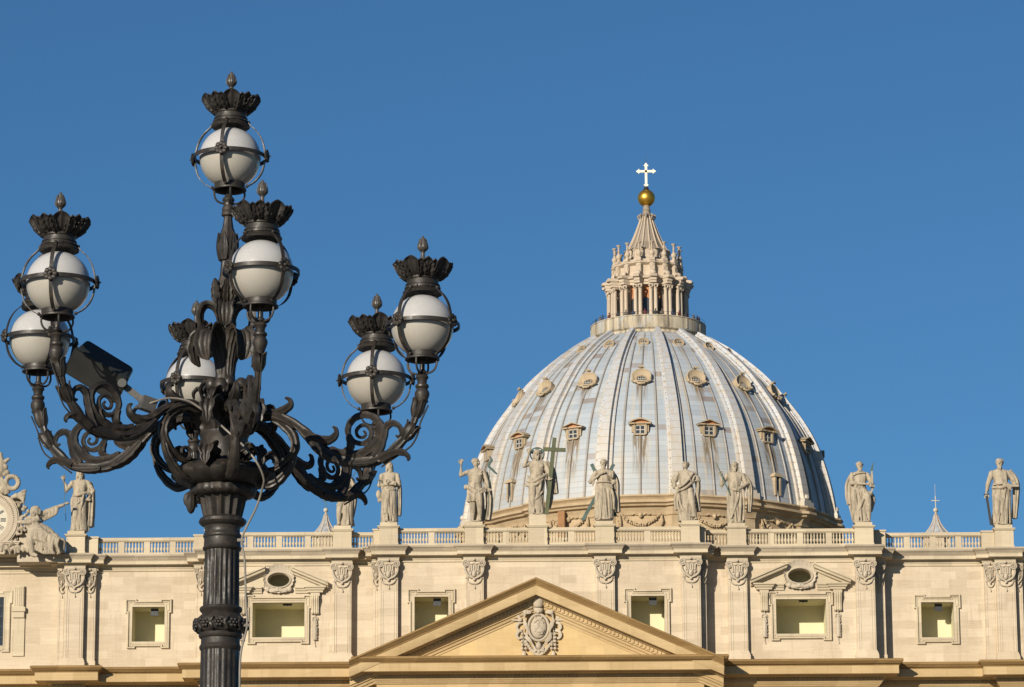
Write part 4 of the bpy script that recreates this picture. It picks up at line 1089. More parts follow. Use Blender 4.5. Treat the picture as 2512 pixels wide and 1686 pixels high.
ck.box(ku - 2.4, ku + 2.4, ky + .1, ky + 1.4, kz - 2.6, kz + 1.8); ck.box(ku + 2.3, ku + 5.7, ky + .0, ky + 1.6, 52.4, 53.75); ck.box(ku + 2.3, ku + 4.4, ky + .1, ky + 1.3, 53.7, 55.0)
clock = part(ck, 'clock', M['carve'])
dl = MB(); dl.loft([[(ku + r * math.cos(2 * math.pi * j / 48), ky - .02, kz + r * math.sin(2 * math.pi * j / 48)) for j in range(48)] for r in (1.52, .01)], True, False); dl.build('clock_dial', M['dial'], clock)
nu = MB(); rom = ['XII', 'I', 'II', 'III', 'IV', 'V', 'VI', 'VII', 'VIII', 'IX', 'X', 'XI']
for h, s_ in enumerate(rom):
    T = Matrix.Translation((ku, ky - .03, kz)) @ Matrix.Rotation(2 * math.pi * h / 12, 4, 'Y')
    wch = {'I': .10, 'V': .22, 'X': .22}; tot = sum(wch[c] for c in s_); x = -tot / 2
    for c in s_:
        wc = wch[c]; xm = x + wc / 2
        if c == 'I': nu.box(xm - .025, xm + .025, -.02, 0, .98, 1.38, T)
        else:
            for sgn in (-1, 1):
                top, bot = (xm + sgn * .08, xm) if c == 'V' else (xm + sgn * .08, xm - sgn * .08)
                b_ = nu.add([T @ Vector((bot - .022, -.02 - .002 * sgn, .98)), T @ Vector((bot + .022, -.02 - .002 * sgn, .98)), T @ Vector((top + .022, -.02 - .002 * sgn, 1.38)), T @ Vector((top - .022, -.02 - .002 * sgn, 1.38))]); nu.face((b_, b_ + 1, b_ + 2, b_ + 3))
        x += wc
nu.build('roman_numerals', M['blackiron'], clock)
hd = MB(); T = Matrix.Translation((ku, ky - .07, kz))
hd.box(-.035, .035, -.015, 0, -.15, 1.0, T @ Matrix.Rotation(R(205), 4, 'Y')); hd.box(-.045, .045, -.032, -.017, -.12, .7, T @ Matrix.Rotation(R(285), 4, 'Y')); hd.build('clock_hand', M['blackiron'], clock)
# ================================================================== statues on the balustrade
def remeshed(mb, name, mat, voxel, parent=None, loc=None, smooth_it=1):
    me = mb.mesh(name, None)
    o = bpy.data.objects.new(name, me); COL.objects.link(o)
    md = o.modifiers.new('skin', 'REMESH'); md.mode = 'VOXEL'; md.voxel_size = voxel; md.use_smooth_shade = True
    if smooth_it:
        ms = o.modifiers.new('soft', 'SMOOTH'); ms.iterations = smooth_it; ms.factor = 0.4
    bpy.context.view_layer.update()
    ev = o.evaluated_get(bpy.context.evaluated_depsgraph_get())
    nm = bpy.data.meshes.new_from_object(ev)
    nm.name = name
    o.modifiers.clear(); o.data = nm; bpy.data.meshes.remove(me)
    nm.materials.clear(); nm.materials.append(mat)
    nm.polygons.foreach_set('use_smooth', [True] * len(nm.polygons))
    if parent: o.parent = parent
    if loc is not None: o.location = loc
    return o

def tab(z, T):
    zs = [t[0] for t in T]
    return [float(np.interp(z, zs, [t[k] for t in T])) for k in range(1, len(T[0]))]

def hand(mb, w, d, s=1.0, curl=.5, spread=.5):
    """palm, four bent fingers of different length and a thumb, pointing along d"""
    w = Vector(w); d = Vector(d).normalized(); side = d.cross(Vector((0, 1, 0)))
    if side.length < .2: side = Vector((1, 0, 0))
    side.normalize(); nrm = side.cross(d).normalized()
    if nrm.y > 0: nrm = -nrm
    c = w + d * .2 * s
    mb.tube([w - d * .05, c, c + d * .15 * s], [.13 * s, .18 * s, .15 * s], 8, flat=1.0)
    for k, L in enumerate((.30, .36, .33, .25)):
        b = c + d * .12 * s + side * (.10 * (k - 1.5)) * s
        m = b + d * L * .55 * s + side * (spread * .05 * (k - 1.5)) * s
        e = m + (d * (1 - curl) + nrm * curl) * L * .5 * s
        mb.tube([b, m, e], [.062 * s, .06 * s, .048 * s], 6)
    b = c + side * .15 * s - d * .05
    mb.tube([b, b + (side + d) * .14 * s, b + (side * .6 + d * 1.3 + nrm * .4) * .22 * s], [.07 * s, .065 * s, .05 * s], 6)

def figure(P):
    m = MB(); rs = np.random.RandomState(P.get('seed', 1)); hx = P.get('hip', 0.12)
    T = P.get('robe_t', [(0.05, 1.0, .80), (.5, .98, .76), (1.2, .90, .70), (2.2, .84, .66), (3.4, .92, .66), (3.9, .92, .62), (4.4, .78, .54), (4.8, .74, .50)])
    hem = P.get('hem', .06)
    ks = [(rs.randint(5, 8), rs.rand() * 6, rs.uniform(-.35, .35), 1.0), (rs.randint(9, 13), rs.rand() * 6, rs.uniform(-.5, .5), .6), (rs.randint(3, 5), rs.rand() * 6, rs.uniform(-.5, .5), .8)]
    rings = []
    for i in range(40):
        z = hem + (4.8 - hem) * i / 39
        rx, ry = tab(z, T)
        A = P.get('fold', .19) * (1 - .82 * (z / 4.8) ** 1.2)
        cx = hx * math.sin(math.pi * min(1, z / 4.6) * .55) ; cy = -.12 * math.sin(math.pi * min(1, z / 4.4))
        ring = []
        for j in range(96):
            t = 2 * math.pi * j / 96
            f = sum(a * (1 - 2 * abs(math.sin(n_ * t / 2 + p_ + tw * z))) for n_, p_, tw, a in ks)
            k = 1 + A * f
            ring.append((cx + rx * k * math.cos(t), cy + ry * k * math.sin(t), z))
        rings.append(ring)
    m.loft(rings)
    # forward leg and standing leg
    fs = P.get('fwd', 1)
    if P.get('legs', True):
        kx, ky_, kz_ = P.get('knee', (fs * .42, -.72, 2.1))
        ax_, ay_, az_ = P.get('ankle', (fs * .46, -.42, .32))
        m.tube(smooth([(hx + fs * .35, -.2, 3.9), (kx, ky_, kz_), (ax_, ay_, az_)], 9), [.5, .50, .46, .42, .38, .34, .32, .27, .19], 12)
        m.tube(smooth([(hx - fs * .35, -.15, 3.9), (-fs * .38, -.30, 2.0), (-fs * .40, -.22, .32)], 9), [.5, .50, .46, .42, .37, .34, .33, .27, .19], 12)
        for (x, y) in ((ax_, ay_), (-fs * .40, -.22)):
            m.tube([(x, y + .1, .2), (x + .03, y - .25, .16), (x + .06, y - .55, .10)], [.17, .18, .12], 8)
            for q in range(4): m.ball((x - .06 + .07 * q, y - .62 + .02 * q, .07), (.05, .08, .06), 6, 4)
    # torso
    tw = P.get('twist', 0.0); lean = P.get('lean', 0.0)
    TT = [(4.2, .74, .50), (4.6, .72, .50), (5.2, .84, .56), (5.6, .93, .58), (5.95, 1.0, .50), (6.2, .86, .40), (6.35, .45, .32), (6.45, .24, .26), (6.7, .22, .25)]
    rings = []
    for i in range(22):
        z = 4.2 + 2.5 * i / 21; rx, ry = tab(z, TT); cx = hx * (1 - (z - 4.2) / 2.2) + lean * (z - 4.2)
        ring = []
        for j in range(40):
            t = 2 * math.pi * j / 40
            k = 1 + (P.get('tfold', .055) * (1 - 2 * abs(math.sin(3.5 * t + 1.1 * z + ks[0][1]))) if z < 6.1 else 0)
            if P.get('bare') and z > 4.6: k = 1 + .03 * math.cos(2 * t + math.pi) * (z < 6.1)
            ring.append((cx + rx * k * math.cos(t), -.05 + ry * k * math.sin(t), z))
        rings.append(ring)
    m.loft(rings)
    if P.get('bare'):
        for s in (-1, 1): m.ball((lean + s * .38, -.50, 5.62), (.36, .14, .25), 10, 7)
        for q in range(3): m.ball((lean * .6 + hx * .4, -.53, 5.2 - .28 * q), (.28, .08, .12), 8, 5)
    sh = {-1: Vector((-.88 + lean * 2, -.02, 6.0)), 1: Vector((.88 + lean * 2, -.02, 6.0))}
    for s, key in ((-1, 'L'), (1, 'R')):
        if key not in P: continue
        el, ha = Vector(P[key][0]), Vector(P[key][1])
        bare = len(P[key]) > 2 and P[key][2]
        r0 = .28 if bare else .32
        m.ball(sh[s] - Vector((s * .06, 0, .04)), (.33, .33, .30), 12, 9)
        n_ = 9
        pa = [sh[s].lerp(el, i / (n_ - 1)) for i in range(n_)]
        m.tube(pa, [r0 * (1 + (.0 if bare else .05 * math.sin(i * 1.7))) - .008 * i for i in range(n_)], 12)
        m.ball(el, r0 * .86, 10, 8)
        pf = [el.lerp(ha, i / (n_ - 1)) for i in range(n_)]
        m.tube(pf, [(r0 * .86 - .022 * i) * (1 if bare else 1 + .04 * math.sin(i * 2.5)) for i in range(n_)], 12)
        hand(m, ha, (ha - el) if not P.get('hd' + key) else P['hd' + key], P.get('hs', 1.05), P.get('curl' + key, .55))
        if not bare:                                # hanging sleeve
            q = el.lerp(ha, .25)
            m.tube([q + Vector((0, .05, .1)), q + Vector((0, .05, -.35)), q + Vector((s * .03, .08, -.75))], [.28, .22, .07], 10, flat=.7)
    # head
    hp = Vector((lean * 2.2 + P.get('hx', 0), -.14, 6.98)); HM = Matrix.Rotation(P.get('yaw', 0), 4, 'Z') @ Matrix.Rotation(P.get('nod', 0), 4, 'X') @ Matrix.Rotation(P.get('tilt', 0), 4, 'Y')
    def hb(c, r, nu=10, nv=8): m.ball(hp + HM @ Vector(c), r, nu, nv, HM)
    hb((0, 0, .02), (.37, .42, .52), 16, 12); hb((0, -.12, -.24), (.24, .25, .22))
    m.tube([hp + HM @ Vector(q) for q in ((0, -.39, .14), (0, -.52, -.07), (0, -.43, -.11))], [.06, .095, .065], 6)
    for s in (-1, 1):
        hb((s * .15, -.40, .16), (.15, .08, .055), 8, 5); hb((s * .20, -.34, -.09), (.12, .09, .11), 8, 5); hb((s * .33, .02, -.02), (.05, .1, .13), 6, 5)
    hb((0, -.37, -.21), (.10, .06, .035), 8, 5)
    ht = P.get('hair', 'long')
    hb((0, .07, .17), (.44, .46, .45), 14, 10)
    nc = 34 if ht != 'cap' else 10
    for q in range(nc):
        a = rs.uniform(0, 2 * math.pi); e = rs.uniform(-.1, .95)
        if math.sin(a) < -.25 and e < .75: continue
        hb((.41 * math.cos(a) * math.cos(e), .06 + .43 * math.sin(a) * math.cos(e), .17 + .41 * math.sin(e)), (.11, .11, .10), 6, 5)
    if ht == 'long':
        for s in (-1, 1): m.tube([hp + HM @ Vector(q) for q in ((s * .34, .05, .2), (s * .40, .02, -.15), (s * .42, .05, -.5), (s * .46, -.05, -.72))], [.13, .15, .15, .08], 8, fl=lambda t: 1 + .15 * math.cos(4 * t))
        hb((0, .25, -.3), (.36, .2, .5))
    if P.get('beard', True):
        L = P.get('beardl', .36)
        hb((0, -.30, -.40), (.24, .18, L)); hb((-.10, -.36, -.55), (.10, .1, L * .8)); hb((.10, -.36, -.55), (.10, .1, L * .8)); hb((-.16, -.31, -.30), (.12, .12, .18)); hb((.16, -.31, -.30), (.12, .12, .18))
    # cloaks and drawn folds
    for path, r0, r1, fl_ in P.get('cloak', []):
        pts = smooth(path, 16); k_ = rs.randint(5, 8)
        m.tube(pts, [r0 + (r1 - r0) * i / 15 for i in range(16)], 30, flat=fl_, ref=(1, 0, 0), fl=lambda t: 1 + .24 * (1 - 2 * abs(math.sin(k_ * t / 2))))
    for path, r in P.get('fold_t', []):
        pts = smooth(path, 18); m.tube(pts, [r * (.55 + .45 * math.sin(math.pi * (i + 2) / 21)) for i in range(18)], 9)
    # auto folds: ridges fanning from the waist over the skirt
    for q in range(P.get('ridges', 17)):
        t = -math.pi * rs.uniform(.08, .92); sw = rs.uniform(-.35, .35); top = rs.uniform(3.2, 4.3)
        pts = []
        for i in range(12):
            z = top + (max(hem, .15) - top) * i / 11; rx, ry = tab(z, T); tt = t + sw * i / 11
            cx = hx * math.sin(math.pi * min(1, z / 4.6) * .55); cy = -.12 * math.sin(math.pi * min(1, z / 4.4))
            pts.append((cx + rx * 1.0 * math.cos(tt), cy + ry * 1.0 * math.sin(tt), z))
        m.tube(pts, [.035 + .105 * math.sin(math.pi * (i + 1) / 14) for i in range(12)], 7)
    for c, r in P.get('lumps', []): m.ball(c, r, 12, 8)
    # rough base slab the feet stand on
    m.lathe([(.98, -.06), (1.02, .02), (.97, .08), (.8, .10)], 16, (0, -.05, 0), sy=.95)
    return m

def bar(mb, a, b_, w, t):
    a, b_ = Vector(a), Vector(b_); d = (b_ - a).normalized(); s = d.cross(Vector((0, 1, 0))).normalized(); n_ = Vector((0, 1, 0))
    rings = [[p + s * w + n_ * t, p - s * w + n_ * t, p - s * w - n_ * t, p + s * w - n_ * t] for p in (a, b_)]
    mb.loft(rings); return mb

GRP = 'stone statues standing along the balustrade'
def statue(u, y, z, H, label, P, extra=None):
    s = H / 7.5
    root = thing('statue', label, 'statue', (AX + u, y, z), GRP)
    m = figure(P); m.v = [(a * s, b_ * s, c * s) for a, b_, c in m.v]
    remeshed(m, 'figure', M['statue'], .027, root, None, 0)
    if extra:
        for nm, fn, mat in extra:
            q = MB(); fn(q); q.v = [(a * s, b_ * s, c * s) for a, b_, c in q.v]
            q.build(nm, mat, root)
    return root
PT = 54.90
yP = [YC - .45 + .62, YC - .45 + .62, YB - .45 + .62, YB - .45 + .62, YE - .95 + .62]
# far left, beside the clock
statue(-34.75, yP[4], PT, 4.75, 'stone statue beside the clock gripping a thin green staff in its raised hand',
       dict(seed=3, hip=-.10, fwd=-1, L=((-1.55, -.35, 5.05), (-1.95, -.5, 6.15)), R=((1.55, .1, 4.95), (1.15, -.25, 4.15)), hdL=(0, -.2, 1), curlL=.9, yaw=.3,
            cloak=[([(.9, .25, 6.0), (1.25, .3, 4.6), (1.25, .35, 2.6), (1.15, .3, .6)], .45, .55, .9)], fold_t=[([(-.8, -.5, 4.2), (0, -.75, 4.35), (.9, -.5, 4.6), (1.3, -.2, 4.3)], .20), ([(.5, -.7, 4.3), (.3, -.8, 3.2), (.1, -.75, 2.2)], .16), ([(-.7, -.6, 3.6), (-.2, -.85, 3.3), (.4, -.8, 3.9)], .12)]),
       [('staff', lambda q: q.tube([(-1.85, -.68, 7.0), (-1.93, -.66, 6.2), (-1.55, -.6, 1.2)], .035, 6), M['verdigris'])])
statue(-24.3, yP[3], PT, 4.7, 'stone statue almost wholly hidden behind the lamp post shaft', dict(seed=5, L=((-1.3, -.2, 4.9), (-.6, -.6, 4.6)), R=((1.3, -.2, 4.9), (.6, -.6, 5.0))))
statue(-14.62, yP[2], PT, 4.55, 'stone statue half covered by the lamp\'s lowest scroll, holding a thin spear',
       dict(seed=8, hip=.15, fwd=-1, lean=-.10, knee=(-.62, -.75, 2.2), ankle=(-.72, -.5, .32), L=((-1.5, -.3, 4.75), (-1.2, -.6, 3.6)), R=((1.1, -.5, 5.1), (.75, -.75, 5.9)), yaw=-.5,
            cloak=[([(.7, .2, 6.0), (1.05, .2, 4.4), (1.0, .25, 2.6), (.5, .2, .4)], .45, .4, .9)], fold_t=[([(-1.0, -.6, 2.6), (-.2, -.85, 2.9), (.6, -.7, 3.8), (.9, -.4, 4.7)], .18), ([(-.8, -.6, 1.2), (0, -.8, 2.0), (.8, -.5, 3.2)], .14)]),
       [('spear', lambda q: q.tube([(1.55, -.7, 7.1), (.1, -.8, 4.4)], .04, 6), M['blackiron'])])
statue(-11.2, yP[1], PT, 4.6, 'long haired bearded stone statue with both forearms crossed over its chest',
       dict(seed=13, hip=-.08, fwd=-1, yaw=.55, hair='long', beardl=.3, L=((-1.25, -.25, 4.65), (.25, -.72, 4.72)), R=((1.15, -.2, 4.75), (.1, -.75, 4.95)), twist=.2,
            cloak=[([(.75, .2, 6.1), (1.12, .2, 4.8), (1.2, .25, 2.6), (1.15, .2, .9)], .40, .34, .75)], lumps=[((-1.35, -.2, 3.55), (.32, .3, .55)), ((-1.25, -.1, 2.9), (.22, .25, .4))],
            fold_t=[([(-.7, -.5, 4.1), (0, -.68, 4.0), (.7, -.5, 4.15)], .13), ([(-.1, -.65, 4.0), (-.2, -.78, 2.8), (-.6, -.85, 1.0)], .15), ([(.2, -.62, 4.0), (.3, -.75, 2.2), (.2, -.8, .3)], .13)]),
       [('cross_staff', lambda q: (q.tube([(-1.28, -.55, 5.7), (-1.1, -.6, 3.0)], .03, 6), q.box(-1.5, -1.0, -.6, -.55, 5.2, 5.26)), M['verdigris'])])
statue(-4.72, yP[0], PT, 4.85, 'bare chested stone statue in a short tunic, one arm raised, ribboned green staff',
       dict(seed=21, hip=-.15, fwd=1, bare=True, beard=False, hair='short', yaw=.85, hem=2.35, fold=.10, ridges=10, robe_t=[(2.2, .98, .78), (3.0, .94, .70), (3.9, .96, .62), (4.4, .80, .55), (4.8, .74, .50)],
            L=((-1.75, -.25, 5.55), (-1.72, -.45, 6.75), True), R=((1.25, .0, 4.85), (1.45, -.35, 4.0), True), hdL=(.05, -.1, 1), curlL=.25, curlR=.9,
            cloak=[([(1.0, .3, 6.0), (1.35, .4, 4.4), (1.55, .4, 2.4), (1.3, .35, .3)], .36, .40, .95), ([(.3, .35, 3.6), (.35, .4, 1.8), (.2, .4, .2)], .4, .5, 1.2)],
            fold_t=[([(-1.1, -.4, 4.3), (-.5, -.72, 3.85), (.3, -.74, 3.5), (1.0, -.4, 4.1)], .2), ([(-1.0, -.5, 4.0), (-.2, -.78, 3.5), (.6, -.74, 3.35), (1.1, -.35, 3.9)], .16), ([(-.8, -.45, 4.7), (0, -.5, 5.3), (.75, -.42, 6.05)], .09)], lumps=[((-1.2, -.4, 4.1), (.22, .25, .3))]),
       [('staff', lambda q: (q.tube([(1.72, -.55, 7.75), (1.5, -.55, 4.0), (1.42, -.5, .6)], .035, 6), q.box(1.45, 2.0, -.6, -.55, 7.1, 7.18)), M['verdigris']),
        ('ribbon', lambda q: q.tube(smooth([(1.55, -.6, 7.6), (1.85, -.62, 7.25), (1.45, -.62, 6.6), (1.9, -.62, 6.1), (2.45, -.6, 5.55)], 14), [.05, .1, .12, .13, .13, .13, .12, .12, .13, .13, .13, .12, .11, .08], 8, flat=.4, ref=(0, 1, 0)), M['verdigris'])])
def halo(q):
    q.tube([(.78 * math.cos(a), .12, 7.08 + .78 * math.sin(a)) for a in [2 * math.pi * i / 28 for i in range(29)]], .07, 6)
    for a in (.55, 1.57, 2.6): bar(q, (.35 * math.cos(a), .12, 7.08 + .35 * math.sin(a)), (.76 * math.cos(a), .12, 7.08 + .76 * math.sin(a)), .22, .03)
statue(-.12, YC - .3 + .62, PT + .55, 4.95, 'haloed stone statue holding a tall olive green cross above the pediment',
       dict(seed=34, hip=-.12, fwd=-1, bare=True, hair='long', beardl=.2, yaw=-.05, knee=(-.55, -.85, 2.35), L=((-1.50, -.35, 5.65), (-.92, -.55, 7.05), True), R=((1.3, -.2, 4.8), (1.35, -.5, 4.35)), hdL=(.1, -.1, 1), curlL=.35,
            cloak=[([(.9, .2, 6.1), (1.65, .25, 5.2), (1.9, .25, 3.9), (2.05, .25, 2.5)], .42, .36, .9), ([(.9, .3, 5.8), (1.3, .35, 4.2), (1.45, .3, 2.2), (1.2, .3, .9)], .4, .32, .9)],
            fold_t=[([(-1.2, -.35, 3.9), (-.5, -.8, 3.75), (.4, -.8, 4.2), (1.1, -.45, 4.7)], .22), ([(-1.35, -.3, 3.5), (-.6, -.9, 3.2), (.2, -.85, 3.6), (.9, -.5, 4.4)], .18), ([(-1.1, -.3, 4.6), (-.95, -.35, 3.9), (-1.25, -.35, 3.2)], .14), ([(.5, -.75, 4.1), (.2, -.85, 2.6), (-.4, -.85, 1.3)], .16), ([(-.9, -.75, 1.9), (-.2, -.9, 1.75), (.6, -.7, 2.6)], .15)]),
       [('halo', halo, M['verdigris']),
        ('cross', lambda q: (bar(q, (2.0, -.55, 8.85), (1.0, -.62, .0), .23, .13), bar(q, (.70, -.66, 7.52), (3.25, -.66, 7.40), .22, .10)), M['olive'])])
statue(4.86, yP[0], PT + .1, 4.6, 'long bearded stone statue in front of a dark green diagonal cross',
       dict(seed=55, hip=0, fwd=-1, hair='short', beardl=.55, yaw=-.3, nod=.15, ridges=20, fold=.10, L=((-1.65, -.3, 4.75), (-.35, -.75, 5.65)), R=((1.25, -.1, 4.7), (.95, -.6, 4.25)), robe_t=[(0.05, 1.12, .82), (.5, 1.12, .80), (1.2, 1.1, .76), (2.2, 1.08, .72), (3.4, 1.06, .68), (3.9, 1.06, .66), (4.4, 1.0, .60), (4.8, .95, .55)],
            cloak=[([(.8, .2, 6.0), (1.4, .2, 4.8), (1.45, .2, 3.0), (1.55, .2, 1.0)], .5, .46, .9)],
            lumps=[((1.0, -.55, 5.55), (.34, .2, .5))], fold_t=[([(.75, -.7, 6.0), (.8, -.78, 5.6), (.85, -.7, 5.2)], .12), ([(1.05, -.7, 6.05), (1.1, -.78, 5.6), (1.1, -.7, 5.2)], .12), ([(-.9, -.5, 4.6), (0, -.7, 4.7), (.9, -.55, 4.6)], .1), ([(.7, -.7, 4.4), (1.15, -.8, 2.8), (1.2, -.7, 1.2)], .17)]),
       [('diagonal_cross', lambda q: (bar(q, (-1.45, .42, 7.1), (1.4, .42, .6), .20, .13), bar(q, (1.25, .30, 7.05), (-2.65, .30, .05), .20, .10)), M['verdigris'])])
statue(11.0, yP[1], PT, 4.55, 'striding stone statue with head thrown back and a book on its hip',
       dict(seed=89, hip=.1, fwd=1, hair='short', beard=False, yaw=-.5, nod=-.55, tilt=-.2, knee=(.75, -.85, 2.0), ankle=(1.15, -.45, .35), L=((-1.6, -.1, 5.0), (-1.2, -.55, 4.0)), R=((1.6, .1, 5.1), (1.0, -.5, 4.9)),
            lumps=[((-1.4, -.35, 4.5), (.26, .4, .52)), ((-1.3, 0, 5.3), (.42, .4, .5)), ((1.3, .1, 5.3), (.5, .4, .5))], cloak=[([(1.1, .2, 5.8), (1.5, .2, 4.6), (1.4, .2, 3.0), (1.6, .1, 1.2)], .36, .3, .9), ([(-.5, .2, 4.4), (-1.15, .15, 3.0), (-1.1, .1, 1.4)], .36, .3, .9)],
            fold_t=[([(.9, -.45, 6.0), (.4, -.75, 5.2), (-.4, -.8, 4.4), (-1.2, -.5, 4.0)], .22), ([(1.1, -.4, 5.6), (.6, -.75, 4.6), (-.3, -.8, 3.9), (-1.1, -.5, 3.7)], .18), ([(-.9, -.6, 3.6), (-.6, -.8, 1.6), (.3, -.85, .6), (1.0, -.7, .45)], .17), ([(-1.1, -.5, 3.2), (-1.0, -.6, 1.6), (-.4, -.75, .5)], .14), ([(.2, -.85, 2.4), (.6, -.95, 1.6), (1.0, -.8, .8)], .12)]), None)
statue(14.75, yP[2], PT, 4.7, 'stone statue in front of the dome holding up a slanting dark green rod',
       dict(seed=144, hip=-.1, fwd=-1, hair='long', beardl=.28, yaw=-.15, L=((-1.6, -.2, 4.75), (-1.62, -.5, 5.75)), R=((1.35, .0, 4.7), (.55, -.7, 4.15)), hdL=(-.1, -.2, 1), curlL=.8,
            cloak=[([(.9, .2, 6.0), (1.7, .25, 4.9), (1.8, .25, 3.2), (1.6, .2, 1.4)], .4, .34, .85)], fold_t=[([(-.6, -.6, 4.2), (.2, -.8, 4.0), (1.0, -.5, 4.5), (1.6, -.2, 4.9)], .22), ([(.5, -.75, 4.0), (.1, -.85, 2.4), (-.6, -.8, .5)], .18), ([(.7, -.7, 4.0), (.6, -.8, 2.2), (.5, -.75, .3)], .15), ([(1.0, -.55, 4.0), (1.0, -.65, 2.2), (.95, -.6, .3)], .13)]),
       [('rod', lambda q: q.tube([(-2.2, -.6, 7.3), (-1.6, -.78, 5.7), (-.62, -.95, 3.3)], [.05, .08, .07], 6), M['verdigris'])])
statue(24.15, yP[3], PT, 4.65, 'capped stone statue against open sky holding a saw with a green tip',
       dict(seed=233, hip=-.1, fwd=1, hair='cap', beardl=.2, yaw=.1, knee=(.85, -.8, 2.95), ankle=(.95, -.5, .4), L=((-1.0, -.4, 4.85), (.75, -.8, 4.65)), R=((1.45, -.1, 4.8), (1.35, -.6, 4.5)),
            cloak=[([(-.7, .2, 6.1), (-1.35, .2, 5.0), (-1.5, .25, 3.6), (-1.35, .25, 2.3)], .42, .30, .85), ([(-.8, .3, 5.5), (-1.1, .3, 3.0), (-.7, .3, .4)], .4, .34, .9), ([(1.3, .1, 3.6), (1.55, .05, 2.8), (1.2, .1, 1.4)], .34, .24, .8)],
            fold_t=[([(-.9, -.5, 5.8), (-.2, -.65, 6.05), (.6, -.5, 6.1)], .15), ([(.9, -.6, 3.6), (.4, -.8, 3.0), (-.2, -.85, 1.6), (-.5, -.7, 1.4)], .17), ([(-.7, -.6, 4.0), (-.6, -.75, 2.6), (-.5, -.75, 1.4)], .14)], lumps=[((1.1, -.5, 3.5), (.4, .3, .35))]),
       [('saw_handle', lambda q: (bar(q, (1.15, -.75, 3.4), (1.65, -.75, 4.5), .09, .07), q.loft([[(1.1, -.82, 4.4), (1.55, -.82, 4.35), (1.55, -.68, 4.35), (1.1, -.68, 4.4)], [(1.33, -.82, 6.25), (1.52, -.82, 6.25), (1.52, -.68, 6.25), (1.33, -.68, 6.25)]])), M['statue']),
        ('saw_tip', lambda q: q.loft([[(1.24, -.79, 6.25), (1.5, -.79, 6.25), (1.5, -.71, 6.25), (1.24, -.71, 6.25)], [(1.42, -.79, 6.9), (1.62, -.79, 6.95), (1.62, -.71, 6.95), (1.42, -.71, 6.9)], [(1.74, -.76, 7.4), (1.78, -.76, 7.4), (1.78, -.73, 7.4), (1.74, -.73, 7.4)]]), M['verdigris'])])
statue(34.85, yP[4], PT, 5.1, 'broad bearded stone statue with a book under one arm and a dark sword',
       dict(seed=377, hip=.12, fwd=-1, hair='short', beardl=.3, yaw=-.2, knee=(-.5, -.75, 2.2), L=((-1.35, -.1, 4.75), (-1.65, -.45, 3.55)), R=((1.85, .1, 4.75), (1.15, -.6, 4.2)), hdL=(0, -.2, -1),
            robe_t=[(0.05, 1.08, .80), (.5, 1.05, .76), (1.2, .98, .72), (2.2, .95, .68), (3.4, 1.02, .68), (3.9, 1.02, .66), (4.4, .98, .62), (4.8, .95, .56)],
            cloak=[([(.9, .2, 6.1), (1.7, .2, 5.0), (1.75, .25, 3.6), (1.45, .2, .8)], .46, .34, .9)],
            fold_t=[([(-1.0, -.5, 4.2), (0, -.78, 4.15), (1.0, -.65, 4.4), (1.7, -.3, 4.2)], .2), ([(-.9, -.5, 4.5), (.2, -.75, 4.6), (1.2, -.5, 4.5)], .13), ([(.5, -.75, 4.0), (.2, -.85, 2.6), (.0, -.85, 1.2)], .16), ([(-.9, -.6, 3.2), (-.3, -.9, 3.0), (.2, -.85, 2.4)], .13)]),
       [('book', lambda q: (q.box(.7, 1.9, -.85, -.3, 4.22, 4.42)), M['statue']),
        ('sword', lambda q: (bar(q, (-1.62, -.62, 3.25), (-1.22, -.62, -.05), .13, .07), bar(q, (-1.95, -.62, 3.4), (-1.3, -.62, 3.45), .05, .05)), M['blackiron'])])

# ------------------------------------------------ carved angel, wreath and crest round the clock
an = MB()
def ap(px, py, d=0): v = at(px, py, 280.0 - d); return (v.x - AX, v.y - 0, v.z)
def chain(pts, rad, d, **kw): an.tube(smooth([ap(x, y, dd) for (x, y), dd in zip(pts, d)], 16), [rad[0] + (rad[1] - rad[0]) * i / 15 for i in range(16)], 12, **kw)
an.ball(ap(86, 1257, .6), (.36, .36, .44), 14, 10); an.ball(ap(82, 1262, .85), (.2, .2, .26), 10, 8); an.ball(ap(80, 1258, 1.02), (.07, .09, .1), 6, 5)
for q in range(22):
    t = rng.uniform(-.5, 3.3); an.ball(ap(87 + 10 * math.cos(t), 1256 - 11 * math.sin(t), .45 + .2 * rng.rand()), .15, 7, 5)
chain([(86, 1262), (80, 1276), (68, 1285)], (.3, .5), (.5, .5, .5)); an.ball(ap(78, 1280, .4), (.62, .45, .5), 12, 9)
chain([(96, 1272), (72, 1281), (50, 1281)], (.26, .16), (.75, .9, .8)); an.ball(ap(47, 1281, .8), (.18, .15, .14), 8, 6)
chain([(92, 1268), (112, 1258), (135, 1247), (158, 1238)], (.30, .12), (.3, .2, .1, .0))
for q in range(5): chain([(104 + 9 * q, 1262 - 4.0 * q), (106 + 8 * q, 1270 - 3 * q), (103 + 6 * q, 1282 - 3.4 * q)], (.15, .08), (.25, .25, .2))      # sleeve hanging from the stretched arm
an.ball(ap(165, 1235, .0), (.2, .15, .12), 8, 6)
chain([(78, 1285), (95, 1305), (112, 1318), (125, 1332)], (.62, .46), (.4, .5, .5, .4), fl=lambda t: 1 + .13 * math.cos(7 * t))
chain([(80, 1300), (74, 1325), (78, 1352), (80, 1362)], (.36, .20), (.8, .9, .8, .8)); an.tube([ap(80, 1360, .8), ap(92, 1364, 1.0)], [.2, .12], 8)
chain([(92, 1305), (112, 1338), (135, 1348), (150, 1352)], (.42, .22), (.7, .7, .5, .4)); chain([(96, 1295), (122, 1308), (140, 1330), (152, 1340)], (.4, .2), (.5, .4, .3, .3), fl=lambda t: 1 + .2 * math.cos(5 * t))
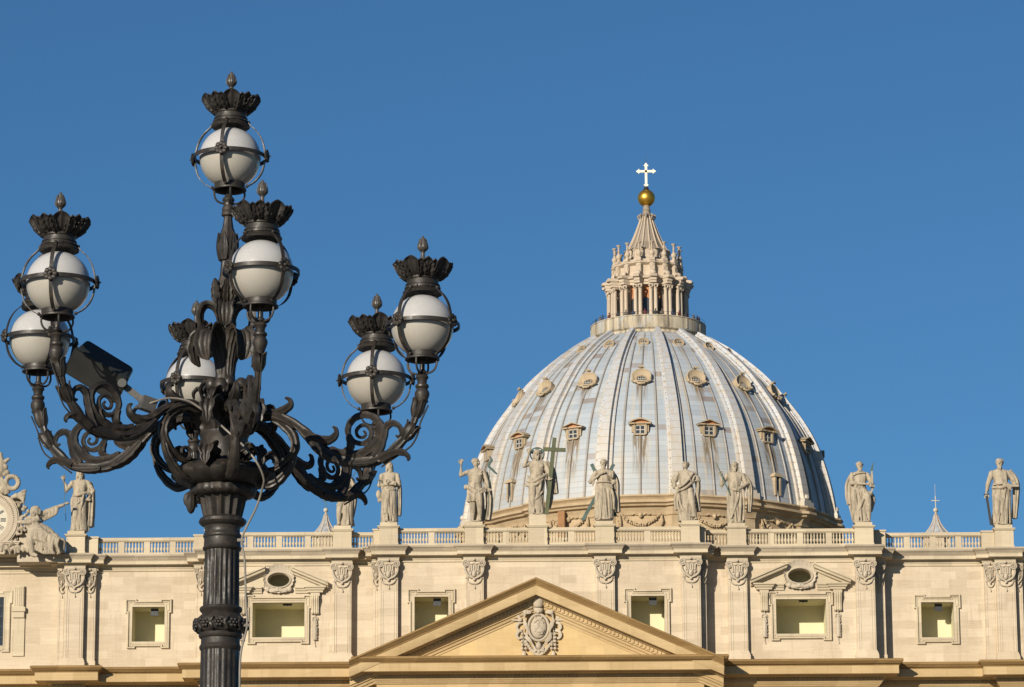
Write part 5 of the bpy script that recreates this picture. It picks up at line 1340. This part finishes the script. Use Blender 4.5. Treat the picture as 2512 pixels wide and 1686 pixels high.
for q in range(9): chain([(90 + 5 * q, 1290 + 4 * q), (84 + 7 * q, 1312 + 3 * q), (92 + 7 * q, 1332 + 2 * q)], (.12, .07), (.85, .95, .8))
for q in range(46):       # leafage beside and beneath the dial
    a = R(rng.uniform(-62, 42)); r = rng.uniform(2.5, 3.15)
    an.ball((ku + r * math.cos(a), ky - rng.uniform(.0, .25), kz + r * math.sin(a)), (rng.uniform(.1, .25), .2, rng.uniform(.1, .25)), 7, 5)
for q in range(14): chain([(2 + 11 * q, 1352 + rng.randn() * 3), (8 + 11 * q + rng.randn() * 4, 1343 + rng.randn() * 3), (15 + 11 * q, 1354 + rng.randn() * 4)] if q < 8 else [(10, 1350), (20, 1345), (30, 1352)], (.14, .07), (.3, .4, .3))
for q in range(4): chain([(28 + 3 * q, 1222 - 3 * q), (48 + 3 * q, 1212 + 5 * q), (62 - 2 * q, 1203 + 9 * q), (60, 1215 + 7 * q)], (.16, .07), (.3, .4, .4, .3))
for q in range(12):     # billowing drapery filling the corner down to the pedestal
    x0 = 98 + 4.5 * q; chain([(x0 - 14, 1290 + 2.2 * q), (x0, 1308 + 1.6 * q + rng.randn() * 3), (x0 + 8, 1328 + rng.randn() * 3), (x0 + 4 + rng.randn() * 4, 1356)], (.26, .17), (.35, .5, .45, .3))
an.ball(ap(118, 1332, .1), (.95, .4, .75), 12, 9); an.ball(ap(98, 1318, .1), (.8, .45, .8), 12, 9)
for q in range(13):     # crisp folds over the lap and knees
    x0 = 78 + 5.5 * q; y0 = 1290 + 2.5 * q
    chain([(x0, y0), (x0 - 4 + rng.randn() * 3, y0 + 18), (x0 + 6 + rng.randn() * 3, y0 + 34), (x0 + 2, min(1360, y0 + 58))], (.13, .07), (1.0, 1.05, .95, .8))
for q in range(4): chain([(84, 1296 + 8 * q), (104, 1300 + 9 * q), (128, 1318 + 8 * q), (146, 1334 + 6 * q)], (.12, .09), (1.0, 1.05, .8, .5))
# wreath and crest
an.tube([ap(30 + 15 * math.cos(t), 1184 + 15 * math.sin(t), .3) for t in [2 * math.pi * i / 20 for i in range(21)]], .19, 9)
for q in range(18): t = 2 * math.pi * q / 18; an.ball(ap(30 + 16 * math.cos(t), 1184 + 16 * math.sin(t), .4), .15, 6, 5)
chain([(-6, 1168), (4, 1150), (2, 1130), (0, 1110)], (.42, .16), (.2, .3, .3, .3)); chain([(2, 1142), (14, 1132), (23, 1125)], (.22, .12), (.3, .3, .3)); an.ball(ap(12, 1146, .4), (.26, .2, .26), 8, 6); an.ball(ap(18, 1160, .3), (.2, .2, .22), 8, 6)
chain([(-10, 1190), (6, 1186), (14, 1200), (18, 1212)], (.35, .25), (.2, .3, .3, .2)); an.ball(ap(8, 1200, .3), (.4, .3, .4), 8, 6)
for q in range(10): an.ball(ap(rng.uniform(-8, 14), rng.uniform(1150, 1195), .35), rng.uniform(.12, .25), 7, 5)
remeshed(an, 'carved_angel', M['statue'], .045, clock)

# ------------------------------------------------ visitors along the gallery under the lantern
def person_mesh(k):
    rs = np.random.RandomState(k); m = MB()
    for s in (-1, 1):
        m.tube([(s * .10, 0, .02), (s * .10, 0, .45), (s * .09, 0, .88)], [.06, .07, .10], 8)
        m.tube([(s * .2, 0, 1.38), (s * .25, -.05, 1.12), (s * .14, -.26, 1.06)], [.065, .055, .04], 8)
    m.loft([[(rx * math.cos(2 * math.pi * j / 12), ry * math.sin(2 * math.pi * j / 12), z) for j in range(12)] for z, rx, ry in ((.8, .17, .12), (1.0, .16, .11), (1.25, .2, .13), (1.42, .19, .1), (1.48, .07, .07), (1.56, .055, .06))])
    m.ball((0, -.01, 1.63), (.085, .1, .12), 10, 8); m.ball((0, .02, 1.67), (.09, .1, .1), 8, 6)
    return m.mesh('person')
cols = [((.03, .03, .035), 'black jacket'), ((.10, .022, .018), 'dark red jacket'), ((.025, .035, .07), 'navy jacket'), ((.12, .10, .08), 'brown jacket')]
pms = []
for k, (c, nm) in enumerate(cols):
    me = person_mesh(k); me.materials.append(plain('coat_' + str(k), c, .8)); pms.append((me, nm))
for k in range(16):
    a = R(-78 + 10.2 * k + rng.uniform(-3, 3)); me, nm = pms[k * 3 % 4]
    o = link('person', me); x, y, z = polar(6.75, a, 115.62)
    o.location = (AX + DX + x, DY + y, z); o.rotation_euler = (0, 0, a)
    tag(o, 'tiny visitor in a %s at the railing under the dome lantern' % nm, 'person', 'visitors in a %s on the lantern gallery' % nm)
# ================================================================== street lamp
LX, LY = -2.1645, 25.0
def zpx(y): return at(553, y, LY).z
PXM = 354.0
def V(r, a, z): return Vector((r * math.sin(a), -r * math.cos(a), z))
def tang(a): return Vector((math.cos(a), math.sin(a), 0))
LEAN = 0.005
lamp = thing('street_lamp', 'dark iron candelabra street lamp with seven white globes on scrolled arms and a fluted column', 'street lamp', (LX - 7.56 * LEAN, LY, 0))
lamp.rotation_euler = (0, LEAN, 0)
IR = M['iron']
def flute(n_, depth, idx):
    return lambda a, i: 1 - depth * (abs(math.sin(n_ * a / 2)) ** 0.7 - 0.0) * (1 if i in idx else 0) if i in idx else 1
# fluted column
def Lp(rows): return [(hw / PXM, zpx(y)) for y, hw in rows]
c = MB()
zb = zpx(1686)
c.lathe([(.62, 0), (.62, .25), (.5, .3), (.5, .5), (.42, .55), (.40, 1.1), (.30, 1.2), (.24, 1.5), (.30, 1.6), (.22, 1.7), (.17, 1.9)], 40)
def shaft(z0, r0, z1, r1, nf=20):
    k = 120; rings = []
    for i in range(9):
        t = i / 8; z = z0 + (z1 - z0) * t; r = r0 + (r1 - r0) * t; dep = .105 * min(1, 6 * t, 6 * (1 - t)) ** .5
        rings.append([((r * (1 - dep * max(0, math.sin(nf * a / 2) ** 2 - .12))) * math.cos(a), (r * (1 - dep * max(0, math.sin(nf * a / 2) ** 2 - .12))) * math.sin(a), z) for a in [2 * math.pi * j / k for j in range(k)]])
    c.loft(rings, True, True)
shaft(1.88, .162, zpx(1594), .130)
c.lathe(Lp([(1598, 46), (1594, 49), (1588, 50), (1584, 47.5), (1580, 46), (1568, 46), (1566, 50), (1561, 52), (1556, 50), (1553, 49)]), 48)
bulb = Lp([(1556, 48), (1548, 58), (1535, 61.5), (1522, 58), (1513, 50), (1508, 45)])
c.lathe(bulb, 60, fl=lambda a, i: 1 + (.05 * math.cos(9 * a) * math.cos(i * 2.1) if 0 < i < 5 else 0))
for k in range(11):                                # band of flowers and tendrils round the bulge
    a = 2 * math.pi * k / 11; zc = zpx(1535)
    for q in range(6):
        t = 2 * math.pi * q / 6; c.ball(V(.176, a + .13 * math.cos(t), zc + .022 * math.sin(t)), (.014, .012, .012), 6, 5)
    c.ball(V(.182, a, zc), .012, 6, 5)
    a2 = a + math.pi / 11
    for sg in (-1, 1):
        c.tube(smooth([V(.168, a2 - .10, zc - sg * .012), V(.176, a2 - .02, zc + sg * .012), V(.172, a2 + .06, zc + sg * .034), V(.166, a2 - .02, zc + sg * .044)], 9), [.006, .010, .012, .012, .011, .010, .009, .008, .005], 6)
c.lathe(Lp([(1510, 44), (1505, 45), (1501, 49), (1496, 51), (1491, 49), (1489, 43)]), 48)
shaft(zpx(1491), .122, zpx(1351), .116)
c.lathe(Lp([(1352, 42), (1350, 45), (1346, 46.5), (1343, 45), (1341, 43.5), (1322, 43), (1320, 45), (1316, 46), (1312, 44.5), (1309, 42), (1300, 41.5), (1293, 44), (1289, 52), (1283, 56), (1276, 55), (1272, 49), (1269, 46)]), 48, fl=lambda a, i: 1 + (.02 * math.cos(16 * a) if 12 < i < 16 else 0))
for k in range(1):
    rows = [(1271, 46), (1262, 48), (1245, 52), (1230, 55), (1220, 60)]
    k_ = 112; rings = []
    for i, (y, hw) in enumerate(rows):
        r = hw / PXM; rings.append([(r * (1 - .13 * abs(math.sin(8 * a)) ** 1.2) * math.cos(a) if True else 0, r * (1 - .13 * abs(math.sin(8 * a)) ** 1.2) * math.sin(a), zpx(y)) for a in [2 * math.pi * j / k_ for j in range(k_)]])
    c.loft(rings, True, True)
lobe = lambda n_, d_: (lambda a, i: 1 + d_ * abs(math.cos(n_ * a / 2)) - d_ / 2)
c.lathe(Lp([(1222, 58), (1219, 72), (1213, 78), (1205, 79), (1197, 76), (1193, 68), (1192, 60)]), 96, fl=lobe(24, .035))
c.lathe(Lp([(1197, 70), (1192, 92), (1184, 108), (1175, 119), (1167, 121), (1157, 115), (1149, 103), (1145, 94), (1143, 60)]), 96, fl=lobe(16, .075))
c.ball((-.21, -.04, zpx(1235)), (.035, .05, .08), 8, 6); c.tube(smooth([(-.20, -.05, zpx(1212)), (-.235, -.05, zpx(1228)), (-.21, -.05, zpx(1252))], 7), [.02, .03, .035, .03, .028, .022, .012], 7)
column = c.build('column', IR, lamp)
# centre stem with leaf whorls
s_ = MB()
s_.lathe(Lp([(1146, 60), (1142, 61), (1138, 59), (1075, 57), (1070, 60), (1064, 60), (1060, 55), (1045, 48), (1020, 40), (990, 32), (960, 27), (930, 23), (915, 22), (880, 24), (840, 22), (810, 20), (790, 21), (770, 19), (755, 18), (735, 26), (712, 30), (700, 24), (680, 17), (640, 14), (625, 15), (608, 21), (596, 23), (582, 21), (560, 13), (540, 10), (533, 10), (530, 16), (525, 16.5), (520, 14), (517, 15.5), (511, 15), (506, 12), (497, 12), (493, 15), (488, 14), (484, 10), (476, 7)]), 32, fl=lambda a, i: 1 + (.06 * math.cos(8 * a) if i > 6 and i < 31 else 0))
def whorl(mb, n_, a0, prof, w_, **kw):
    for k in range(n_):
        a = a0 + 2 * math.pi * k / n_
        mb.leaf([V(r, a, zpx(y)) for r, y in prof], w_, tang(a), **kw)
whorl(s_, 5, R(-34), [(.055, 925), (.07, 885), (.105, 846), (.150, 822), (.192, 834), (.205, 866), (.185, 896)], .090, cup=.55, lobes=7, lob=.14, ns=17, nt=34, vein=.075, vf=17, rnd=True)
whorl(s_, 4, R(2), [(.05, 812), (.058, 785), (.085, 762), (.130, 754), (.158, 768), (.160, 792), (.146, 812)], .068, cup=.55, lobes=6, lob=.14, ns=15, nt=28, vein=.075, vf=15, rnd=True)
whorl(s_, 6, R(10), [(.05, 757), (.082, 735), (.095, 712), (.100, 688)], .046, cup=.15, lobes=4, lob=.3, ns=11, vein=.2, vf=12)
whorl(s_, 6, R(40), [(.052, 640), (.066, 618), (.069, 600), (.062, 572)], .032, cup=.1, lobes=1, lob=.1)
0 and whorl(s_, 6, R(14), [(.17, 1138), (.185, 1085), (.155, 1030), (.145, 1000), (.185, 975), (.215, 995)], .060, cup=.45, lobes=6, lob=.25)
0 and whorl(s_, 6, R(18), [(.12, 1050), (.13, 1000), (.115, 955), (.14, 925), (.175, 935), (.17, 960)], .07, cup=.45, lobes=5, lob=.25)
rl_ = random.Random(4)
for k in range(20):                                 # tangle of small curled leaves where the arms spring
    a = 2 * math.pi * k / 20 + rl_.uniform(-.1, .1); y0 = rl_.uniform(1010, 1075); h = rl_.uniform(45, 85); r0 = rl_.uniform(.07, .13); o = rl_.uniform(.03, .10)
    s_.leaf([V(r0, a, zpx(y0)), V(r0 + .35 * o, a, zpx(y0 - .45 * h)), V(r0 + .5 * o, a + .1, zpx(y0 - .8 * h)), V(r0 + o, a + .15, zpx(y0 - h)), V(r0 + 1.5 * o, a + .15, zpx(y0 - h * .85)), V(r0 + 1.5 * o, a + .1, zpx(y0 - h * .62))], rl_.uniform(.028, .048), tang(a), cup=.4, lobes=4, lob=.4, ns=9, nt=20, vein=.16, vf=10)
for k in range(6):                                  # broad acanthus drooping over the roots of the arms
    a = R(46 + 60 * k)
    s_.leaf([V(r, a, zpx(y)) for r, y in ((.15, 1075), (.19, 1040), (.25, 1010), (.31, 1005), (.34, 1030), (.33, 1062))], .065, tang(a), cup=.5, lobes=6, lob=.35, ns=11, nt=26, vein=.14, vf=11)
    s_.leaf([V(r, a, zpx(y)) for r, y in ((.16, 1150), (.25, 1135), (.32, 1115), (.36, 1135), (.37, 1165))], .060, tang(a), cup=.4, lobes=5, lob=.35, ns=11, nt=26, vein=.14, vf=11)
for a, r, y, q in ((-12, .10, 955, .052), (-50, .11, 950, .045), (20, .09, 945, .04), (70, .12, 950, .05), (150, .11, 950, .05), (-110, .12, 955, .05)): s_.ball(V(r, R(a), zpx(y)), (q, q, q * 1.15), 12, 9)
stem = s_.build('stem', IR, lamp)

# ------------------------------------------------ lanterns
RG = 0.211
LAN = [('A', 640, 668, 10, -50), ('B', 142, 697, -50, -4), ('C', 97, 836, -110, -62), ('D', 478, 945, -170, -27), ('E', 1036, 798, 70, -38), ('F', 923, 930, 130, -5), ('T', 565, 388, None, -9)]
POS = {}
for k, px, py, ph, ro in LAN:
    yy = LY - (1.37 * math.cos(R(ph)) if ph is not None else 0)
    v = at(px, py, yy); POS[k] = (v.x - LX, v.y - LY, v.z)
POS['T'] = (0.006, 0.0, POS['T'][2])
u_ = lambda rows: [(r * RG, z * RG) for r, z in rows]
lf = MB()
lf.lathe(u_([(.25, 1.13), (.585, 1.03), (.62, 1.03), (.635, 1.07), (.61, 1.11), (.565, 1.14), (.55, 1.17), (.575, 1.19), (.575, 1.23), (.53, 1.25), (.525, 1.29), (.55, 1.30), (.55, 1.33), (.505, 1.33), (.50, 1.46), (.535, 1.49), (.535, 1.56), (.48, 1.6), (.3, 1.62)]), 36)
lc = MB()
lc.lathe(u_([(.40, -.88), (.49, -.86), (.50, -.90), (.49, -1.02), (.545, -1.05), (.55, -1.10), (.50, -1.12), (.44, -1.08), (.40, -.93)]), 32, cap=False)
lc.lathe(u_([(.10, -.95), (.085, -1.2), (.085, -1.42), (.13, -1.45), (.15, -1.52), (.10, -1.58), (.10, -1.7)]), 14)
for k in range(8):
    a = 2 * math.pi * (k + .5) / 8; lf.ball(V(.555 * RG, a, 1.21 * RG), .04 * RG, 7, 5)
for k in range(4):
    a = R(90 * k)
    lf.ball(V(.60 * RG, a, 1.17 * RG), .06 * RG, 8, 6); lc.ball(V(.58 * RG, a, -.98 * RG), .06 * RG, 8, 6)
    lc.tube(smooth([V(r * RG, a + .3, z * RG) for r, z in ((.48, -1.08), (.49, -1.28), (.40, -1.46), (.22, -1.54), (.08, -1.53))], 14), .034 * RG, 7)
lant = lf.build('lantern', IR, lamp)
lc.build('globe_holder', IR, lant)
ug = MB(); ug.lathe([(RG * math.cos(t), RG * math.sin(t)) for t in [R(-1 + 90 * i / 18) for i in range(19)]], 48, cap=False); ug.build('upper_globe', M['opal'], lant)
lg = MB(); lg.lathe([(RG * .992 * math.cos(t), RG * .992 * math.sin(t)) for t in [R(1.5 - 68 * i / 16) for i in range(17)]], 48, cap=False); lg.build('lower_globe', M['frost'], lant)
cg = MB()
cg.lathe(u_([(1.145, -.06), (1.185, -.06), (1.185, .06), (1.145, .06), (1.145, -.06)]), 56, cap=False)
sp = smooth([(.59, 1.17), (.67, 1.06), (.88, .86), (1.06, .56), (1.165, .12), (1.165, -.12), (1.06, -.56), (.84, -.84), (.62, -.97), (.56, -.99)], 26)
for k in range(4):
    a = R(90 * k); t_ = tang(a)
    cg.loft([[V(v.x * RG + .012 * RG * 0, a, v.y * RG) + t_ * (q * .058 * RG) + V(1, a, 0) * (e * .02 * RG) for q, e in ((-1, -1), (1, -1), (1, 1), (-1, 1))] for v in sp])
cg.build('cage', IR, lant)
def rosette_mesh():
    m = MB(); m.lathe(u_([(.15, 0), (.16, .03), (.10, .05)]), 16, M=Matrix.Rotation(R(90), 4, 'X'))
    for k in range(8):
        a = 2 * math.pi * k / 8; m.ball((.115 * RG * math.cos(a), -.045 * RG, .115 * RG * math.sin(a)), (.062 * RG, .04 * RG, .062 * RG), 8, 6)
    m.ball((0, -.06 * RG, 0), .05 * RG, 8, 6); m.tube([(0, -.06 * RG, 0), (0, -.15 * RG, 0)], .022 * RG, 6); return m.mesh('rosette')
rm = rosette_mesh(); rm.materials.append(IR)
for k in range(4):
    o = link('rosette', rm, lant, V(1.19 * RG, R(90 * k), 0)); o.rotation_euler = (0, 0, R(90 * k)); o.scale = (1.28, 1.1, 1.28)
cw = MB()
cw.lathe(u_([(.50, 1.50), (.58, 1.54), (.68, 1.62), (.77, 1.74), (.84, 1.86), (.80, 1.86), (.73, 1.74), (.62, 1.64), (.45, 1.60)]), 40, fl=lambda a, i: 1 + .035 * math.cos(10 * a))
for k in range(5):
    a = 2 * math.pi * k / 5 + .25
    cw.leaf([V(r * RG, a, z * RG) for r, z in ((.52, 1.50), (.66, 1.60), (.79, 1.76), (.88, 1.90), (.97, 1.99))], .33 * RG, tang(a), cup=-.32, lobes=1, lob=.04, th=.004, rnd=True)
    b_ = a + math.pi / 5
    for off, hh, ww in ((0, 1.0, .24), (-.25, .88, .16), (.25, .88, .16)):
        cw.leaf([V(r * RG, b_ + off, (1.52 + (z - 1.52) * hh) * RG) for r, z in ((.54, 1.52), (.70, 1.61), (.80, 1.74), (.90, 1.87), (1.02, 1.93))], ww * RG, tang(b_ + off), cup=-.25, lobes=4, lob=.34, th=.004)
    for sg in (-1, 1):
        cw.tube([V((.66 + .045 * math.cos(t)) * RG * 1.0, a + sg * .2 + .06 * math.sin(t), (1.72 + .055 * math.sin(t + .4)) * RG) for t in [2 * math.pi * i / 9 for i in range(10)]], .018 * RG, 5)
cw.v = [(x * .95, y * .95, ((z / RG - 1.5) * 1.12 + 1.55) * RG) for x, y, z in cw.v]
cw.build('leaf_crown', M['crowniron'], lant)
fi = MB()
fi.lathe(u_([(.50, 1.6), (.46, 1.78), (.36, 1.95), (.22, 2.06), (.10, 2.11), (.07, 2.16), (.06, 2.34), (.085, 2.37), (.06, 2.40)]), 24)
fi.lathe(u_([(.05, 2.38), (.13, 2.44), (.155, 2.51), (.145, 2.60), (.11, 2.70), (.06, 2.82), (.015, 2.90)]), 20, fl=lambda a, i: 1 + .08 * math.cos(5 * a + i))
for k in range(8):
    a = 2 * math.pi * k / 8
    fi.leaf([V(r * RG, a, z * RG) for r, z in ((.10, 2.41), (.165, 2.50), (.15, 2.62), (.11, 2.72 + .05 * (k % 2)), (.09, 2.80))], .055 * RG, tang(a), cup=.1, lobes=1, lob=.1, th=.002, ns=5, nt=10)
fi.v = [(x, y, z + .05 * RG) for x, y, z in fi.v]
fi.build('bud_finial', M['bud'], lant)
lant.location = POS['T']; lant.rotation_euler = (0, 0, R(LAN[6][4]))
for k, px, py, ph, ro in LAN[:6]: copy_part(lant, lamp, POS[k], R(ro))

# ------------------------------------------------ scrolled arms, traced once in the plane of one arm
PHE = math.atan2(POS['E'][0], -POS['E'][1]); RE = math.hypot(POS['E'][0], POS['E'][1])
nE = Vector((math.cos(PHE), math.sin(PHE), 0)); dE = Vector((math.sin(PHE), -math.cos(PHE), 0)); L0 = Vector((LX, LY, 0))
def trace(pts):
    out = []
    for x, y in pts:
        q = fw * F_PX + rt * (640 + x / 5.562 - W_PX / 2) - upv * (960 + y / 5.562 - H_PX / 2)
        t = (L0 - Vector((0, 0, CAM_Z))).dot(nE) / q.dot(nE)
        p = Vector((0, 0, CAM_Z)) + q * t
        out.append(((p - L0).dot(dE), p.z))
    return out
KZ = 1 / (5.562 * PXM)
TR = [  # (points, radii in trace pixels, number of samples, flatness across, ridges)
    ([(-250, 470), (-80, 330), (90, 300), (270, 340), (420, 410), (560, 510), (700, 650), (850, 800), (1000, 895), (1150, 945), (1350, 960), (1550, 935), (1710, 870), (1850, 755), (1985, 610), (2060, 480), (2105, 360), (2140, 240), (2165, 110), (2180, 0)],
     [80, 85, 80, 62, 58, 62, 75, 88, 92, 80, 72, 78, 72, 60, 72, 55, 46, 58, 48, 36], 70, .85, 4),
    ([(-40, 320), (120, 300), (250, 285), (350, 235), (410, 175), (395, 110), (340, 88)], [50, 52, 52, 58, 48, 30, 20], 24, 1.25, 3),
    ([(600, 540), (740, 640), (870, 668), (980, 640), (1035, 565), (1025, 500), (988, 482)], [55, 62, 70, 58, 44, 28, 18], 24, 1.25, 3),
    ([(960, 800), (1130, 850), (1300, 860), (1450, 810), (1580, 700), (1645, 570), (1630, 440), (1550, 350), (1430, 312), (1300, 350), (1215, 440), (1195, 560), (1265, 668), (1390, 705), (1490, 640), (1510, 540), (1450, 462), (1370, 462), (1310, 530), (1330, 605), (1395, 622), (1440, 580), (1410, 530)],
     [60, 62, 62, 62, 62, 60, 58, 54, 50, 46, 44, 42, 40, 36, 34, 32, 30, 28, 26, 24, 22, 20, 16], 110, .95, 3),
    ([(1205, 600), (1235, 700), (1215, 770), (1140, 795)], [42, 55, 50, 22], 12, 1.1, 3),
    ([(1470, 640), (1500, 690), (1470, 770), (1380, 850)], [30, 42, 55, 40], 12, 1.1, 3),
    ([(1560, 900), (1630, 770), (1680, 610), (1720, 470), (1810, 425), (1900, 475), (1925, 565), (1885, 612), (1850, 590)], [60, 60, 56, 50, 50, 42, 32, 24, 16], 34, .95, 3),
    ([(1640, 915), (1780, 840), (1890, 812), (1985, 845), (2025, 905), (2005, 935)], [70, 66, 58, 46, 30, 14], 20, 1.2, 3),
    ([(180, 370), (330, 470), (440, 590), (478, 730), (440, 860), (330, 980), (200, 1060), (100, 1070), (42, 1010), (45, 930), (110, 890), (180, 930), (175, 980)], [58, 66, 68, 66, 63, 57, 50, 42, 37, 33, 29, 24, 16], 50, 1.15, 4),
    ([(-20, 1250), (110, 1290), (230, 1240), (340, 1130), (420, 1010), (470, 860)], [48, 60, 60, 54, 46, 34], 24, 1.3, 4),
    ([(700, 760), (760, 930), (860, 1010)], [40, 45, 25], 8, .8, 3),
]
TRZ = [(trace(p), r, n_, f_, k_) for p, r, n_, f_, k_ in TR]
def arm(key):
    P = POS[key]; ph = math.atan2(P[0], -P[1]); Ri = math.hypot(P[0], P[1]); dz = P[2] - POS['E'][2]
    T_ = tang(ph); a = MB(); rz = random.Random(ord(key))
    mp = lambda r, z: V(r * Ri / RE, ph, z + dz * min(1, max(0, r / RE)))
    for pts, rad, n_, f_, k_ in TRZ[:10]:
        path = [mp(v.x, v.y) for v in smooth(pts, n_)]
        rr_ = [float(np.interp(i / (n_ - 1) * (len(rad) - 1), range(len(rad)), rad)) * KZ for i in range(n_)]
        a.tube(path, [q * (1 + .05 * math.sin(i * 1.3)) for i, q in enumerate(rr_)], 18, flat=f_, ref=T_, fl=lambda t, k_=k_: 1 + .11 * math.cos(2 * k_ * t) - .04)
    # acanthus sheaths wrapped along the arm: blades lying on its outer side
    main = [mp(v.x, v.y) for v in smooth(TRZ[0][0], 70)]
    for i0, ln_, w_, sd in ((4, 15, .085, 1), (4, 15, .085, -1), (22, 12, .050, 1), (22, 12, .050, -1), (36, 9, .038, 1), (36, 9, .038, -1)):
        rib = []
        for q in range(ln_):
            i = min(69, i0 + q); t = (main[min(69, i + 1)] - main[max(0, i - 1)]).normalized(); nn = t.cross(T_).normalized()
            k = q / (ln_ - 1)
            rib.append(main[i] + T_ * sd * (.038 + .006 * k) + nn * (-.012 - .010 * k * k))
        a.leaf(rib, w_ * .5, (rib[1] - rib[0]).normalized().cross(T_).normalized(), cup=.35 * sd, lobes=4, lob=.3, th=.005, ns=7, nt=16)
    # leaf cups on the rising stem
    for i0, w_ in (((55, .040), (63, .034)) if key != 'A' else ((62, .032),)):
        base = main[i0]; t = (main[i0 + 3] - main[i0 - 3]).normalized(); o1 = T_; o2 = t.cross(T_).normalized()
        for q in range(5):
            an_ = 2 * math.pi * q / 5 + i0; o = o1 * math.cos(an_) + o2 * math.sin(an_); sd_ = t.cross(o)
            a.leaf([base - t * .05 + o * .024, base + o * .040, base + t * .05 + o * .043, base + t * .075 + o * .056], w_ * .75, sd_, cup=.2, lobes=2, lob=.2, th=.004, ns=5, nt=10)
    # turned upright beneath the lantern
    zt = P[2] - 1.62 * RG; top = main[-1]
    a.lathe([(r, zt + z) for r, z in ((.026, .01), (.040, 0), (.044, -.012), (.034, -.024), (.030, -.05), (.045, -.062), (.046, -.075), (.036, -.088), (.048, -.11), (.050, -.13), (.036, -.17), (.026, -.20))], 18, (P[0], P[1], 0))
    lowz = top.z
    a.tube(smooth([Vector((P[0], P[1], zt - .18)), Vector((P[0] * .998, P[1] * .998, (zt - .18 + lowz) / 2)), top, main[-4]], 10), [.026, .026, .03, .033, .034, .033, .03, .028, .026, .024], 12)
    # feed wire clipped along the arm
    wr = [main[i] + T_ * .01 + (main[min(69, i + 1)] - main[i - 1]).normalized().cross(T_) * (-.055 - .012 * math.sin(i * .5)) for i in range(44, 68, 3)]
    a.tube(smooth(wr, 30), .006, 6)
    return a.build('arm', IR, lamp)
for k in 'ABCDEF': arm(k)

# ------------------------------------------------ floodlight clamped to the left arm, and its cable
fo = at(243, 912, 24.72)
flood = thing('floodlight', 'dark boxy floodlight clamped among the scrolled arms of the street lamp', 'floodlight', fo)
La = Vector((.82, .10, -.50)).normalized(); Nf = Vector((-.42, -.62, -.60)); Nf = (Nf - La * Nf.dot(La)).normalized(); Ha = La.cross(Nf).normalized()
FM = Matrix((La, Ha, Nf)).transposed().to_4x4() @ Matrix.Scale(.80, 4)
def rrect(a, b_, r, d, n_=5):
    out = []
    for cx_, cy_, s0 in ((a - r, b_ - r, 0), (-a + r, b_ - r, 90), (-a + r, -b_ + r, 180), (a - r, -b_ + r, 270)):
        for i in range(n_ + 1): t = R(s0 + 90 * i / n_); out.append(tuple(FM @ Vector((cx_ + r * math.cos(t), cy_ + r * math.sin(t), d))))
    return out
hb_ = MB()
hb_.loft([rrect(.20, .085, .03, -.15), rrect(.235, .12, .04, -.13), rrect(.25, .14, .035, .03), rrect(.26, .15, .03, .035), rrect(.26, .15, .03, .07), rrect(.245, .137, .02, .072)], True, True)
case = hb_.build('casing', M['case'], flood)
lz = MB(); lz.loft([rrect(.243, .135, .02, .070), rrect(.243, .135, .02, .075)]); lz.build('glass_front', M['lens'], flood)
kb = MB(); p0 = at(300, 941, 24.60) - fo; kb.lathe([(.034, -.02), (.036, 0), (.03, .02)], 16, p0, M=Matrix.Rotation(R(90), 4, 'X')); kb.build('pivot_knob', M['case'], flood)
bk_ = MB(); p1 = at(362, 992, 24.66) - fo; p0b = at(306, 948, 24.64) - fo
d_ = (p1 - p0b).normalized(); n_ = Vector((0, 1, 0)); sd_ = d_.cross(n_).normalized()
bk_.loft([[q + sd_ * .022 + n_ * .008, q - sd_ * .022 + n_ * .008, q - sd_ * .022 - n_ * .008, q + sd_ * .022 - n_ * .008] for q in (p0b, p1)])
T2 = Matrix.Translation(p1) @ Matrix.Rotation(R(16), 4, 'Y') @ Matrix.Rotation(R(24), 4, 'Z')
bk_.box(-.05, .05, -.05, .05, -.045, .045, T2)
bk_.tube([p1 + V(.055, t, 0).xzy * 1 + Vector((-.03, .06, -.05)) if False else p1 + Vector((-.04 + .06 * math.cos(t), .04, -.06 + .06 * math.sin(t))) for t in [R(30 + 24 * i) for i in range(11)]], .014, 6)
bk_.build('bracket', M['galv'], flood)
cab = MB()
cpts = [(366, 990, 24.62), (379, 986, 24.62), (413, 977, 24.66), (459, 983, 24.70), (490, 1001, 24.72), (517, 1021, 24.74), (559, 1059, 24.76), (585, 1082, 24.70), (603, 1100, 24.66), (631, 1136, 24.64), (647, 1174, 24.70), (643, 1201, 24.78), (628, 1247, 24.85), (605, 1293, 24.90), (593, 1327, 24.93), (600, 1374, 24.93), (603, 1466, 24.93), (606, 1536, 24.92), (591, 1602, 24.92), (588, 1690, 24.92), (590, 1900, 24.9)]
P0 = at(366, 990, 24.62)
cab.tube(smooth([at(*q) - P0 for q in cpts], 110), .0072, 8)
for q in ((593, 1327, 24.93), (606, 1536, 24.92)): cab.tube([at(*q) - P0 + Vector((-.03, 0, .004)), at(*q) - P0 + Vector((.016, 0, .004))], .012, 6)
tag(cab.build('cable', M['cable'], None, P0), 'thin grey power cable looping from the floodlight down along the lamp column', 'cable')
